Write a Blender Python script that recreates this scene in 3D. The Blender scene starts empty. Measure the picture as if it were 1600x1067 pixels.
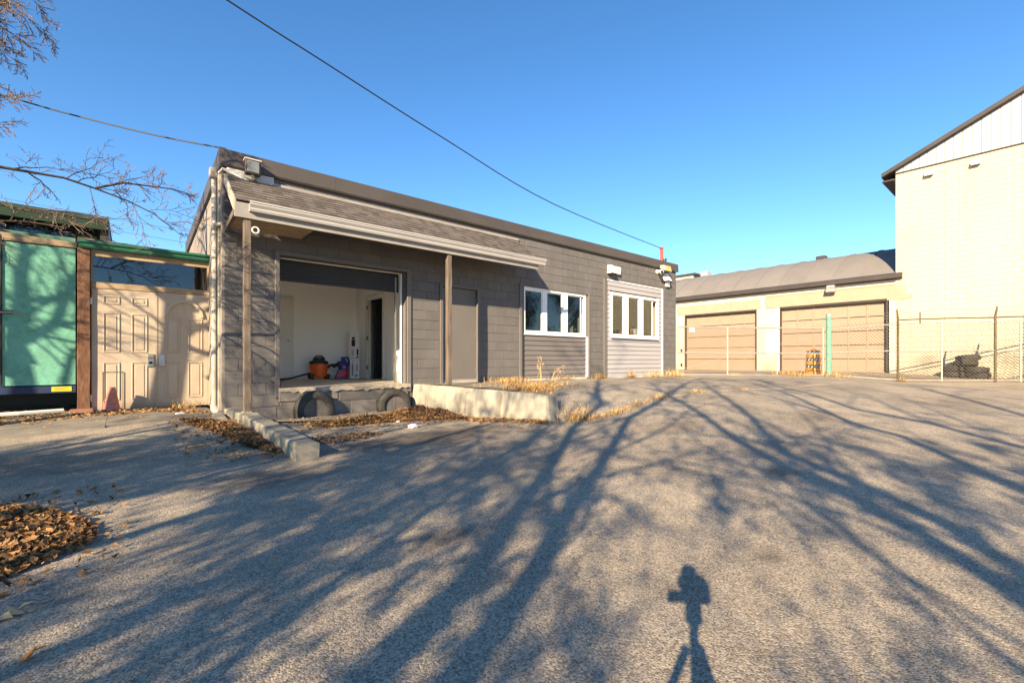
import bpy, bmesh, math, random
import numpy as np
from mathutils import Vector, Matrix, Quaternion

sc = bpy.context.scene
COL = sc.collection
R = math.radians
random.seed(7)
RNG = np.random.default_rng(11)

# ------------------------------------------------------------------ camera, sky, sun, exposure
EYE = 1.1
YAW = 49.794                       # the facade runs towards a vanishing point right of the frame
cam_d = bpy.data.cameras.new('camera')
cam = bpy.data.objects.new('camera', cam_d)
COL.objects.link(cam)
cam.location = (0, 0, EYE)
cam.rotation_euler = (R(90), 0, -R(90 - YAW))
cam_d.sensor_width = 36
cam_d.lens = 710 / 1600 * 36
cam_d.shift_y = (562 - 533.5) / 1600
cam_d.clip_start = 0.02
cam_d.clip_end = 2000
sc.camera = cam

LIGHT = Vector((0.7973, 0.4415, -0.4115)).normalized()
SUN_EL = math.asin(-LIGHT.z)
SUN_ROT = math.atan2(-LIGHT.x, -LIGHT.y)
world = bpy.data.worlds.new('World')
sc.world = world
world.use_nodes = True
wn = world.node_tree.nodes
wl = world.node_tree.links
bg = wn['Background']
sky = wn.new('ShaderNodeTexSky')
sky.sky_type = 'NISHITA'
sky.sun_disc = False
sky.sun_elevation = SUN_EL
sky.sun_rotation = SUN_ROT
sky.altitude = 200
sky.air_density = 0.85
sky.dust_density = 0.0
sky.ozone_density = 2.6
hsv = wn.new('ShaderNodeHueSaturation')
hsv.inputs['Saturation'].default_value = 1.2
hsv.inputs['Hue'].default_value = 0.499
wl.new(sky.outputs[0], hsv.inputs['Color'])
wl.new(hsv.outputs[0], bg.inputs[0])
bg.inputs[1].default_value = 0.098

sun_d = bpy.data.lights.new('sun', 'SUN')
sun = bpy.data.objects.new('sun', sun_d)
COL.objects.link(sun)
sun.rotation_euler = LIGHT.to_track_quat('-Z', 'Y').to_euler()
sun.location = (-20, -11, 12)
sun_d.energy = 5.0
sun_d.angle = R(0.45)
sun_d.color = (1.0, 0.79, 0.53)

sc.view_settings.view_transform = 'Standard'
sc.view_settings.look = 'None'
sc.view_settings.gamma = 1
sc.view_settings.use_curve_mapping = False
sc.view_settings.exposure = 1.5
sc.cycles.max_bounces = 8
sc.cycles.diffuse_bounces = 8
sc.cycles.transparent_max_bounces = 24
sc.cycles.use_denoising = True

# ------------------------------------------------------------------ materials
def nodes_of(m):
    m.use_nodes = True
    nt = m.node_tree
    return nt, nt.nodes, nt.links, nt.nodes['Principled BSDF']

def spot(nt, pos, col_socket, centre, radii, amount, colour):
    """a worn or dirty patch with a ragged outline lying at one place on the surface"""
    N, L = nt.nodes, nt.links
    sub = N.new('ShaderNodeVectorMath'); sub.operation = 'SUBTRACT'; sub.inputs[1].default_value = centre
    L.new(pos, sub.inputs[0])
    dv = N.new('ShaderNodeVectorMath'); dv.operation = 'DIVIDE'; dv.inputs[1].default_value = radii
    L.new(sub.outputs[0], dv.inputs[0])
    ln = N.new('ShaderNodeVectorMath'); ln.operation = 'LENGTH'
    L.new(dv.outputs[0], ln.inputs[0])
    nz = N.new('ShaderNodeTexNoise'); nz.inputs['Scale'].default_value = 2.2; nz.inputs['Detail'].default_value = 7; nz.inputs['Roughness'].default_value = 0.65
    L.new(pos, nz.inputs['Vector'])
    ad = N.new('ShaderNodeMath'); ad.operation = 'MULTIPLY_ADD'; ad.inputs[1].default_value = 1.3
    L.new(nz.outputs['Fac'], ad.inputs[0]); L.new(ln.outputs['Value'], ad.inputs[2])
    mr = N.new('ShaderNodeMapRange'); mr.interpolation_type = 'SMOOTHSTEP'
    mr.inputs['From Min'].default_value = 0.75; mr.inputs['From Max'].default_value = 1.7
    mr.inputs['To Min'].default_value = amount; mr.inputs['To Max'].default_value = 0
    L.new(ad.outputs[0], mr.inputs[0])
    mx = N.new('ShaderNodeMix'); mx.data_type = 'RGBA'
    L.new(mr.outputs[0], mx.inputs[0]); L.new(col_socket, mx.inputs[6]); mx.inputs[7].default_value = (*colour, 1)
    return mx.outputs[2]

def mat(name, col, rough=0.8, var=0.15, scale=3.0, stretch=(1, 1, 1), bump=0.25, bscale=60.0, metal=0.0,
        objrand=0.0, island=0.0, col2=None, spec=0.3, stain=None, stain_amt=0.0, stain_scale=1.2, detail=6.0, spots=None):
    """Procedural surface: broad colour noise between two tones, optional second stain colour, fine bump, per-piece variation."""
    m = bpy.data.materials.new(name)
    nt, N, L, P = nodes_of(m)
    P.inputs['Roughness'].default_value = rough
    P.inputs['Metallic'].default_value = metal
    P.inputs['Specular IOR Level'].default_value = spec
    geo = N.new('ShaderNodeNewGeometry')
    mp = N.new('ShaderNodeMapping')
    mp.inputs['Scale'].default_value = stretch
    L.new(geo.outputs['Position'], mp.inputs[0])
    n1 = N.new('ShaderNodeTexNoise')
    n1.inputs['Scale'].default_value = scale
    n1.inputs['Detail'].default_value = detail
    n1.inputs['Roughness'].default_value = 0.65
    L.new(mp.outputs[0], n1.inputs['Vector'])
    ramp = N.new('ShaderNodeValToRGB')
    a = [c * (1 - var) for c in col]
    b = list(col2) if col2 else [min(1, c * (1 + var)) for c in col]
    ramp.color_ramp.elements[0].position = 0.32
    ramp.color_ramp.elements[1].position = 0.68
    ramp.color_ramp.elements[0].color = (*a, 1)
    ramp.color_ramp.elements[1].color = (*b, 1)
    L.new(n1.outputs['Fac'], ramp.inputs[0])
    out = ramp.outputs[0]
    if stain:
        n2 = N.new('ShaderNodeTexNoise')
        n2.inputs['Scale'].default_value = stain_scale
        n2.inputs['Detail'].default_value = 8
        n2.inputs['Roughness'].default_value = 0.7
        L.new(mp.outputs[0], n2.inputs['Vector'])
        r2 = N.new('ShaderNodeMapRange')
        r2.inputs['From Min'].default_value = 0.5
        r2.inputs['From Max'].default_value = 0.7
        r2.inputs['To Max'].default_value = stain_amt
        L.new(n2.outputs['Fac'], r2.inputs[0])
        mx = N.new('ShaderNodeMix')
        mx.data_type = 'RGBA'
        L.new(r2.outputs[0], mx.inputs[0])
        L.new(out, mx.inputs[6])
        mx.inputs[7].default_value = (*stain, 1)
        out = mx.outputs[2]
    for (sx, sy, sz_, sr, sk, scol) in (spots or ()):
        out = spot(nt, geo.outputs['Position'], out, (sx, sy, sz_), sr, sk, scol)
    if objrand or island:
        hs = N.new('ShaderNodeHueSaturation')
        mr = N.new('ShaderNodeMapRange')
        k = objrand or island
        mr.inputs['To Min'].default_value = 1 - k
        mr.inputs['To Max'].default_value = 1 + k
        if island:
            L.new(geo.outputs['Random Per Island'], mr.inputs[0])
        else:
            oi = N.new('ShaderNodeObjectInfo')
            L.new(oi.outputs['Random'], mr.inputs[0])
        L.new(mr.outputs[0], hs.inputs['Value'])
        L.new(out, hs.inputs['Color'])
        out = hs.outputs[0]
    L.new(out, P.inputs['Base Color'])
    if bump:
        n3 = N.new('ShaderNodeTexNoise')
        n3.inputs['Scale'].default_value = bscale
        n3.inputs['Detail'].default_value = 4
        L.new(mp.outputs[0], n3.inputs['Vector'])
        bp = N.new('ShaderNodeBump')
        bp.inputs['Strength'].default_value = bump
        bp.inputs['Distance'].default_value = 0.004
        L.new(n3.outputs['Fac'], bp.inputs['Height'])
        L.new(bp.outputs[0], P.inputs['Normal'])
    return m

def asphalt(name, dark, mid, light, seed=0.0, crack=0.55, spots=()):
    m = bpy.data.materials.new(name)
    nt, N, L, P = nodes_of(m)
    P.inputs['Roughness'].default_value = 0.88
    P.inputs['Specular IOR Level'].default_value = 0.25
    geo = N.new('ShaderNodeNewGeometry')
    mp = N.new('ShaderNodeMapping')
    mp.inputs['Location'].default_value = (seed, seed * 1.7, 0)
    L.new(geo.outputs['Position'], mp.inputs[0])
    def noise(s, d=6, r=0.6, st=None):
        n = N.new('ShaderNodeTexNoise')
        n.inputs['Scale'].default_value = s
        n.inputs['Detail'].default_value = d
        n.inputs['Roughness'].default_value = r
        L.new(mp.outputs[0], n.inputs['Vector'])
        return n
    def rng(src, a, b, c=0.0, d=1.0):
        r = N.new('ShaderNodeMapRange')
        r.inputs['From Min'].default_value = a
        r.inputs['From Max'].default_value = b
        r.inputs['To Min'].default_value = c
        r.inputs['To Max'].default_value = d
        L.new(src, r.inputs[0])
        return r.outputs[0]
    def mix(f, a, b, mode='MIX'):
        x = N.new('ShaderNodeMix')
        x.data_type = 'RGBA'
        x.blend_type = mode
        if isinstance(f, float): x.inputs[0].default_value = f
        else: L.new(f, x.inputs[0])
        for i, s in ((6, a), (7, b)):
            if isinstance(s, tuple): x.inputs[i].default_value = (*s, 1)
            else: L.new(s, x.inputs[i])
        return x.outputs[2]
    big = noise(0.35, 8, 0.62)
    med = noise(2.3, 8, 0.7)
    c = mix(rng(big.outputs['Fac'], 0.36, 0.62), mid, light)
    c = mix(rng(med.outputs['Fac'], 0.52, 0.75, 0, 0.55), c, dark)
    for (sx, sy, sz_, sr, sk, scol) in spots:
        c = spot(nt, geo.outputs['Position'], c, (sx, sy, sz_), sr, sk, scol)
    # aggregate: each stone its own tone
    vo = N.new('ShaderNodeTexVoronoi')
    vo.inputs['Scale'].default_value = 130
    L.new(mp.outputs[0], vo.inputs['Vector'])
    sep = N.new('ShaderNodeSeparateColor')
    L.new(vo.outputs['Color'], sep.inputs[0])
    tone = rng(sep.outputs[0], 0, 1, 0.5, 1.5)
    tint = N.new('ShaderNodeMix'); tint.data_type = 'RGBA'; tint.blend_type = 'MULTIPLY'
    tint.inputs[0].default_value = 1.0
    cmb = N.new('ShaderNodeCombineColor')
    for i in range(3): L.new(tone, cmb.inputs[i])
    L.new(c, tint.inputs[6]); L.new(cmb.outputs[0], tint.inputs[7])
    c = tint.outputs[2]
    fine = noise(38, 3, 0.6)
    c = mix(rng(fine.outputs['Fac'], 0.55, 0.72, 0, 0.45), c, dark)
    # cracks
    vc = N.new('ShaderNodeTexVoronoi')
    vc.feature = 'DISTANCE_TO_EDGE'
    vc.inputs['Scale'].default_value = crack
    wob = noise(3.0, 6, 0.7)
    add = N.new('ShaderNodeVectorMath'); add.operation = 'MULTIPLY_ADD'
    L.new(wob.outputs['Color'], add.inputs[0])
    add.inputs[1].default_value = (0.5, 0.5, 0.0)
    L.new(mp.outputs[0], add.inputs[2])
    L.new(add.outputs[0], vc.inputs['Vector'])
    ck = rng(vc.outputs['Distance'], 0.001, 0.006, 1, 0)
    gate = rng(noise(0.5, 3).outputs['Fac'], 0.5, 0.6, 0, 0.55)
    mul = N.new('ShaderNodeMath'); mul.operation = 'MULTIPLY'
    L.new(ck, mul.inputs[0]); L.new(gate, mul.inputs[1])
    c = mix(mul.outputs[0], c, (0.022, 0.02, 0.018))
    L.new(c, P.inputs['Base Color'])
    h = N.new('ShaderNodeMath'); h.operation = 'MULTIPLY_ADD'
    L.new(vo.outputs['Distance'], h.inputs[0]); h.inputs[1].default_value = -0.9
    L.new(fine.outputs['Fac'], h.inputs[2])
    bp = N.new('ShaderNodeBump')
    bp.inputs['Strength'].default_value = 0.55
    bp.inputs['Distance'].default_value = 0.005
    L.new(h.outputs[0], bp.inputs['Height'])
    L.new(bp.outputs[0], P.inputs['Normal'])
    return m

def glass_mat(name, tint=(0.75, 0.82, 0.84), refl=0.10):
    m = bpy.data.materials.new(name)
    nt, N, L, P = nodes_of(m)
    N.remove(P)
    tr = N.new('ShaderNodeBsdfTransparent'); tr.inputs[0].default_value = (*tint, 1)
    gl = N.new('ShaderNodeBsdfGlossy'); gl.inputs['Roughness'].default_value = 0.015
    fr = N.new('ShaderNodeLayerWeight'); fr.inputs['Blend'].default_value = 0.5
    pw = N.new('ShaderNodeMath'); pw.operation = 'POWER'; pw.inputs[1].default_value = 3.5
    L.new(fr.outputs['Facing'], pw.inputs[0])
    ad = N.new('ShaderNodeMath'); ad.operation = 'MULTIPLY_ADD'; ad.use_clamp = True
    L.new(pw.outputs[0], ad.inputs[0]); ad.inputs[1].default_value = 0.8; ad.inputs[2].default_value = refl
    mx = N.new('ShaderNodeMixShader')
    L.new(ad.outputs[0], mx.inputs[0]); L.new(tr.outputs[0], mx.inputs[1]); L.new(gl.outputs[0], mx.inputs[2])
    L.new(mx.outputs[0], N['Material Output'].inputs[0])
    return m

M = {}
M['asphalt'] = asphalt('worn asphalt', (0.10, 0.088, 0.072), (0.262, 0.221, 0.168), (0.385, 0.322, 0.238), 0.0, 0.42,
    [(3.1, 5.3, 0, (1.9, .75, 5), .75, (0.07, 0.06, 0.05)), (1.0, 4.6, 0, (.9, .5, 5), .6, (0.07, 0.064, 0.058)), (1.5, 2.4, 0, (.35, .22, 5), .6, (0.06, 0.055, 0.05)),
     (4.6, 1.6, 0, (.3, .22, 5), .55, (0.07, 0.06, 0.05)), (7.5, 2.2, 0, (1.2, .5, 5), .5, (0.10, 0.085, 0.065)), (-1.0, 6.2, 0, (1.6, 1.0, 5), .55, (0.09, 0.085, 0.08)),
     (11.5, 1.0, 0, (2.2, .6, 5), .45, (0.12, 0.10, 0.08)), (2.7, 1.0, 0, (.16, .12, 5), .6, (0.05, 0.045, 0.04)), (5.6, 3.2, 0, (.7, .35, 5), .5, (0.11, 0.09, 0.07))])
M['asphalt_old'] = asphalt('old pale asphalt', (0.11, 0.096, 0.078), (0.25, 0.215, 0.165), (0.36, 0.305, 0.23), 13.0, 0.9)
M['earth'] = mat('bare earth', (0.10, 0.085, 0.065), 0.95, 0.4, 0.7, bump=0.5, bscale=20)
M['concrete'] = mat('weathered concrete', (0.29, 0.265, 0.21), 0.9, 0.22, 3.2, bump=0.6, bscale=45, stain=(0.09, 0.085, 0.06), stain_amt=0.75, stain_scale=3.2)
M['concrete_wall'] = mat('stained retaining concrete', (0.37, 0.335, 0.265), 0.9, 0.16, 4, (1, 1, 0.16), bump=0.5, bscale=40, stain=(0.11, 0.10, 0.08), stain_amt=0.85, stain_scale=3.4)
M['concrete_dark'] = mat('dirty sidewalk concrete', (0.21, 0.185, 0.15), 0.93, 0.3, 2.4, bump=0.5, bscale=50, stain=(0.075, 0.065, 0.05), stain_amt=0.7, stain_scale=1.4)
M['block'] = mat('grey block paint', (0.132, 0.124, 0.119), 0.78, 0.09, 2.2, bump=0.6, bscale=70, objrand=0.06, stain=(0.095, 0.086, 0.078), stain_amt=0.45, stretch=(1, 1, 0.6), spots=[(4.7, 8.5, .55, (1.6, 1, .16), .5, (0.20, 0.175, 0.14)), (7.0, 8.5, .55, (1.2, 1, .14), .5, (0.20, 0.175, 0.14)), (1.6, 8.5, .3, (.9, 1, .2), .5, (0.21, 0.185, 0.15))])
M['mortar'] = mat('painted mortar', (0.138, 0.129, 0.123), 0.85, 0.1, 4, bump=0.4)
M['grey_paint'] = mat('smooth grey paint', (0.142, 0.130, 0.120), 0.6, 0.08, 1.8, (1, 1, 0.4), bump=0.12, stain=(0.11, 0.10, 0.088), stain_amt=0.3)
M['dock_block'] = mat('chipped dock block paint', (0.17, 0.155, 0.14), 0.85, 0.15, 3.5, bump=0.9, bscale=28, stain=(0.27, 0.24, 0.19), stain_amt=0.55, stain_scale=3.0)
M['sill'] = mat('worn concrete sill', (0.36, 0.31, 0.24), 0.9, 0.25, 6, bump=0.9, bscale=30, stain=(0.15, 0.13, 0.105), stain_amt=0.5, stain_scale=5)
M['fascia'] = mat('charcoal flashing', (0.072, 0.062, 0.054), 0.55, 0.12, 0.9, bump=0.15, bscale=3, spec=0.4)
M['roofing'] = mat('flat roof membrane', (0.10, 0.095, 0.09), 0.9, 0.2, 1)
M['shingle'] = mat('asphalt shingles', (0.125, 0.108, 0.094), 0.95, 0.15, 9, bump=0.8, bscale=220, island=0.28)
M['wood_red'] = mat('stained rafter wood', (0.13, 0.055, 0.035), 0.85, 0.3, 3, (3, 3, 3), bump=0.4)
M['wood_grey'] = mat('weathered post wood', (0.145, 0.115, 0.09), 0.9, 0.4, 7, (4, 4, 0.35), bump=0.7, bscale=30, stain=(0.10, 0.075, 0.06), stain_amt=0.7, stain_scale=6)
M['wood_brown'] = mat('flaking brown post', (0.14, 0.07, 0.042), 0.9, 0.4, 8, (2, 2, 0.6), bump=0.9, bscale=30, stain=(0.27, 0.18, 0.12), stain_amt=0.6, stain_scale=7)
M['wood_tan'] = mat('bare tan board', (0.34, 0.255, 0.16), 0.9, 0.3, 5, (0.5, 3, 3), bump=0.6, bscale=30, stain=(0.15, 0.11, 0.075), stain_amt=0.6, stain_scale=4)
M['cladding'] = mat('grey cladding board', (0.27, 0.235, 0.20), 0.9, 0.25, 5, (3, 3, 0.2), bump=0.5, objrand=0.14, stain=(0.15, 0.13, 0.115), stain_amt=0.6, stain_scale=3)
M['cream_trim'] = mat('weathered cream trim', (0.46, 0.39, 0.29), 0.8, 0.2, 4, (2, 2, 0.25), bump=0.4, stain=(0.25, 0.20, 0.15), stain_amt=0.6, stain_scale=4)
M['white_pipe'] = mat('dirty white pipe', (0.45, 0.41, 0.34), 0.5, 0.1, 6, (1, 1, 0.3), bump=0.05, stain=(0.32, 0.27, 0.21), stain_amt=0.5, stain_scale=4)
M['white'] = mat('white vinyl', (0.78, 0.77, 0.74), 0.35, 0.03, 3, bump=0.03, spec=0.5)
M['off_white'] = mat('off white plastic', (0.68, 0.65, 0.58), 0.45, 0.06, 3, bump=0.04)
M['gutter'] = mat('grey white gutter', (0.47, 0.45, 0.42), 0.45, 0.1, 3, (0.3, 1, 1), bump=0.05, stain=(0.25, 0.22, 0.19), stain_amt=0.35, stain_scale=3)
M['fascia_grey'] = mat('grey fascia board', (0.30, 0.28, 0.255), 0.7, 0.15, 3, bump=0.2)
M['siding_dark'] = mat('dark grey vinyl siding', (0.155, 0.142, 0.135), 0.6, 0.06, 3, (0.2, 1, 1), bump=0.12, bscale=40, objrand=0.05)
M['siding_light'] = mat('light grey vinyl siding', (0.345, 0.335, 0.34), 0.6, 0.05, 3, (0.2, 1, 1), bump=0.12, bscale=40, objrand=0.04)
M['shutter'] = mat('dark dock door', (0.045, 0.043, 0.042), 0.6, 0.1, 2, bump=0.05)
M['black'] = mat('black plastic', (0.018, 0.018, 0.02), 0.45, 0.1, 4, bump=0.05, spec=0.5)
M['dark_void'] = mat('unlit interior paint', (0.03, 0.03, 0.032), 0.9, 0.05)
M['room_wall'] = mat('white room paint', (0.86, 0.85, 0.82), 0.8, 0.02, 1, bump=0.05)
M['room_floor'] = mat('dusty room floor', (0.50, 0.44, 0.36), 0.75, 0.2, 2.5, bump=0.2)
M['room_shaded'] = mat('room paint darkened for shade', (0.11, 0.11, 0.10), 0.8, 0.03, 1, bump=0.05)  # room wall colour darkened so rooms behind the windows read as shaded
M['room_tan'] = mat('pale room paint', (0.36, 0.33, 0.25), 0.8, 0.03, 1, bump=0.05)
M['door_white'] = mat('white door paint', (0.70, 0.70, 0.66), 0.5, 0.02, 1, bump=0.03)
M['door_cream'] = mat('cream door paint', (0.74, 0.66, 0.52), 0.5, 0.02, 1, bump=0.03)
M['steel'] = mat('dull steel', (0.42, 0.40, 0.37), 0.4, 0.15, 8, metal=0.85, bump=0.05)
M['brass'] = mat('tarnished hinge metal', (0.30, 0.24, 0.15), 0.5, 0.2, 8, metal=0.7)
M['beige'] = mat('beige steel door paint', (0.45, 0.375, 0.285), 0.55, 0.07, 2.2, bump=0.1, stain=(0.29, 0.225, 0.155), stain_amt=0.55, stain_scale=2.4, stretch=(1, 1, 0.55), spots=[(0.35, 10.1, .25, (1.2, 1, .16), .55, (0.20, 0.15, 0.10))])
M['green_trim'] = mat('green painted metal', (0.018, 0.12, 0.068), 0.4, 0.15, 3, bump=0.1, spec=0.5)
M['green_ply'] = mat('mint green plywood', (0.155, 0.385, 0.285), 0.9, 0.16, 5, (1, 1, 1), bump=0.8, bscale=30, stain=(0.085, 0.215, 0.16), stain_amt=0.7, stain_scale=9, spec=0.12)
M['green_wall'] = mat('faded green boards', (0.09, 0.20, 0.145), 0.85, 0.25, 3, bump=0.3)
M['green_dark'] = mat('dark green roof edge', (0.03, 0.055, 0.036), 0.7, 0.3, 3, bump=0.3)
M['blue_steel'] = mat('navy chassis steel', (0.018, 0.035, 0.085), 0.5, 0.3, 3, bump=0.2, stain=(0.09, 0.04, 0.025), stain_amt=0.6, stain_scale=4)
M['yellow'] = mat('yellow sticker', (0.72, 0.56, 0.03), 0.5, 0.06, 6, bump=0.0)
M['rubber'] = mat('weathered rubber', (0.042, 0.040, 0.038), 0.8, 0.3, 7, bump=0.5, bscale=60, stain=(0.13, 0.115, 0.09), stain_amt=0.6, stain_scale=5)
M['rubber_grey'] = mat('dusty grey rubber', (0.11, 0.10, 0.092), 0.85, 0.25, 7, bump=0.4)
M['orange'] = mat('orange plastic', (0.74, 0.125, 0.012), 0.4, 0.05, 4, bump=0.03, spec=0.5)
M['barrel_orange'] = mat('amber orange barrel', (0.82, 0.30, 0.035), 0.5, 0.06, 4, bump=0.03)
M['blue'] = mat('blue plastic', (0.02, 0.045, 0.22), 0.35, 0.1, 4, bump=0.02, spec=0.5)
M['red'] = mat('red label', (0.62, 0.045, 0.04), 0.5, 0.1, 4, bump=0.02)
M['carton'] = mat('pale carton', (0.84, 0.82, 0.79), 0.8, 0.06, 3, bump=0.1)
M['ink'] = mat('dark print', (0.035, 0.033, 0.04), 0.8, 0.1, 3, bump=0)
M['cone'] = mat('faded cone plastic', (0.47, 0.16, 0.115), 0.7, 0.25, 8, bump=0.15, stain=(0.55, 0.40, 0.33), stain_amt=0.6, stain_scale=8)
M['cream_block'] = mat('cream block paint', (0.53, 0.46, 0.325), 0.8, 0.04, 1.2, bump=0.3, bscale=40, stain=(0.42, 0.345, 0.225), stain_amt=0.55, stain_scale=0.6, stretch=(1, 1, 0.35), spots=[(24, 3.15, 1.0, (2, .55, .5), .6, (0.22, 0.19, 0.15)), (24, .9, 1.05, (2, .5, .55), .55, (0.24, 0.20, 0.15)), (24, 2.0, .5, (2, 3.5, .22), .5, (0.27, 0.215, 0.15)), (24, 3.9, 4.2, (2, .14, 1.6), .35, (0.36, 0.29, 0.19))])
M['cream_joint'] = mat('cream painted joint', (0.31, 0.245, 0.15), 0.85, 0.05, 2)
M['cream_wall'] = mat('pale block paint', (0.54, 0.485, 0.375), 0.8, 0.06, 1.5, bump=0.3, bscale=40, stain=(0.47, 0.38, 0.27), stain_amt=0.5, stain_scale=0.9, spots=[(24, 8.9, .7, (2, .45, .35), .6, (0.38, 0.27, 0.17))])
M['lintel'] = mat('tan lintel paint', (0.37, 0.28, 0.195), 0.8, 0.07, 2, bump=0.3)
M['tan_door'] = mat('tan dock door paint', (0.22, 0.146, 0.097), 0.65, 0.08, 1.8, bump=0.2, objrand=0.05, stain=(0.185, 0.115, 0.075), stain_amt=0.4)
M['tan_rail'] = mat('tan door rail paint', (0.33, 0.235, 0.165), 0.65, 0.06, 2)
M['white_metal'] = mat('white metal siding', (0.37, 0.37, 0.385), 0.45, 0.03, 2, bump=0.04, objrand=0.03)
M['vault'] = mat('grey brown roof sheet', (0.185, 0.168, 0.152), 0.75, 0.08, 1.0, bump=0.2, objrand=0.05, stain=(0.19, 0.16, 0.14), stain_amt=0.5)
M['dark_metal'] = mat('dark brown metal', (0.055, 0.046, 0.04), 0.5, 0.15, 2, bump=0.1)
M['galv'] = mat('galvanised tube', (0.42, 0.39, 0.34), 0.45, 0.15, 5, metal=0.5, bump=0.05)
M['wire_mesh'] = mat('galvanised wire', (0.17, 0.15, 0.12), 0.6, 0.1, 5, metal=0.0, bump=0)
M['post_olive'] = mat('olive fence post', (0.085, 0.072, 0.042), 0.6, 0.2, 6, bump=0.1, stain=(0.20, 0.10, 0.05), stain_amt=0.5, stain_scale=6)
M['post_green'] = mat('sea green post', (0.13, 0.30, 0.21), 0.6, 0.2, 6, bump=0.1, stain=(0.28, 0.36, 0.28), stain_amt=0.5, stain_scale=8)
M['rust_red'] = mat('red mast paint', (0.42, 0.07, 0.04), 0.6, 0.2, 8, bump=0.1)
M['bark'] = mat('grey brown bark', (0.12, 0.088, 0.066), 0.95, 0.3, 9, (2, 2, 0.4), bump=0.8, bscale=25)
M['twig'] = mat('reddish twigs', (0.20, 0.145, 0.115), 0.9, 0.25, 5, bump=0, island=0.2)
M['bud'] = mat('russet buds', (0.36, 0.19, 0.125), 0.9, 0.25, 5, bump=0, island=0.35)
M['leaf'] = mat('dry brown leaves', (0.235, 0.115, 0.045), 0.85, 0.35, 9, bump=0, island=0.55, col2=(0.36, 0.205, 0.085))
M['leaf_red'] = mat('dull dead leaves', (0.14, 0.075, 0.04), 0.85, 0.35, 9, bump=0, island=0.5, col2=(0.24, 0.135, 0.07))
M['leaf_orange'] = mat('orange fallen leaf', (0.55, 0.20, 0.04), 0.8, 0.25, 30, bump=0)
M['straw'] = mat('straw grass', (0.52, 0.33, 0.13), 0.85, 0.3, 8, bump=0, island=0.4)
M['straw_pale'] = mat('pale straw grass', (0.62, 0.47, 0.25), 0.85, 0.25, 8, bump=0, island=0.35)
M['paper'] = mat('white litter', (0.75, 0.75, 0.74), 0.7, 0.08, 20, bump=0.2)
M['tan_paper'] = mat('crumpled tan leaf', (0.55, 0.37, 0.19), 0.8, 0.2, 20, bump=0.2)
M['brick'] = mat('old red brick', (0.27, 0.13, 0.085), 0.9, 0.25, 9, bump=0.6)
M['evergreen'] = mat('dark foliage', (0.045, 0.06, 0.03), 0.85, 0.3, 6, bump=0, island=0.3)
M['pole'] = mat('utility pole wood', (0.16, 0.12, 0.09), 0.9, 0.3, 6, (3, 3, 0.2), bump=0.5)
M['amber'] = mat('amber lamp glass', (0.55, 0.37, 0.12), 0.2, 0.1, 6, bump=0, spec=0.6)
M['lamp_glass'] = mat('dusty lamp lens', (0.16, 0.17, 0.16), 0.2, 0.2, 9, bump=0.02, spec=0.6)
M['glass'] = glass_mat('window glass', (0.75, 0.80, 0.80), 0.06)
M['glass_dark'] = glass_mat('transom glass', (0.5, 0.52, 0.54), 0.08)

# ------------------------------------------------------------------ helpers
ORG = {}

def tag(o, label=None, cat=None, group=None, kind=None):
    if label: o['label'] = label
    if cat: o['category'] = cat
    if group: o['group'] = group
    if kind: o['kind'] = kind
    return o

def thing(name, label, cat, loc, group=None):
    o = bpy.data.objects.new(name, None)
    COL.objects.link(o)
    o.location = loc
    o.empty_display_size = 0.2
    ORG[o.name] = Vector(loc)
    return tag(o, label, cat, group)

def link(name, me, m, org=None, parent=None, kind=None):
    o = bpy.data.objects.new(name, me)
    COL.objects.link(o)
    if m is not None and not me.materials:
        me.materials.append(m)
    if parent is not None:
        o.parent = parent
        ORG[o.name] = ORG[parent.name]
    else:
        o.location = org or (0, 0, 0)
        ORG[o.name] = Vector(org or (0, 0, 0))
    if kind: o['kind'] = kind
    return o

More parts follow.
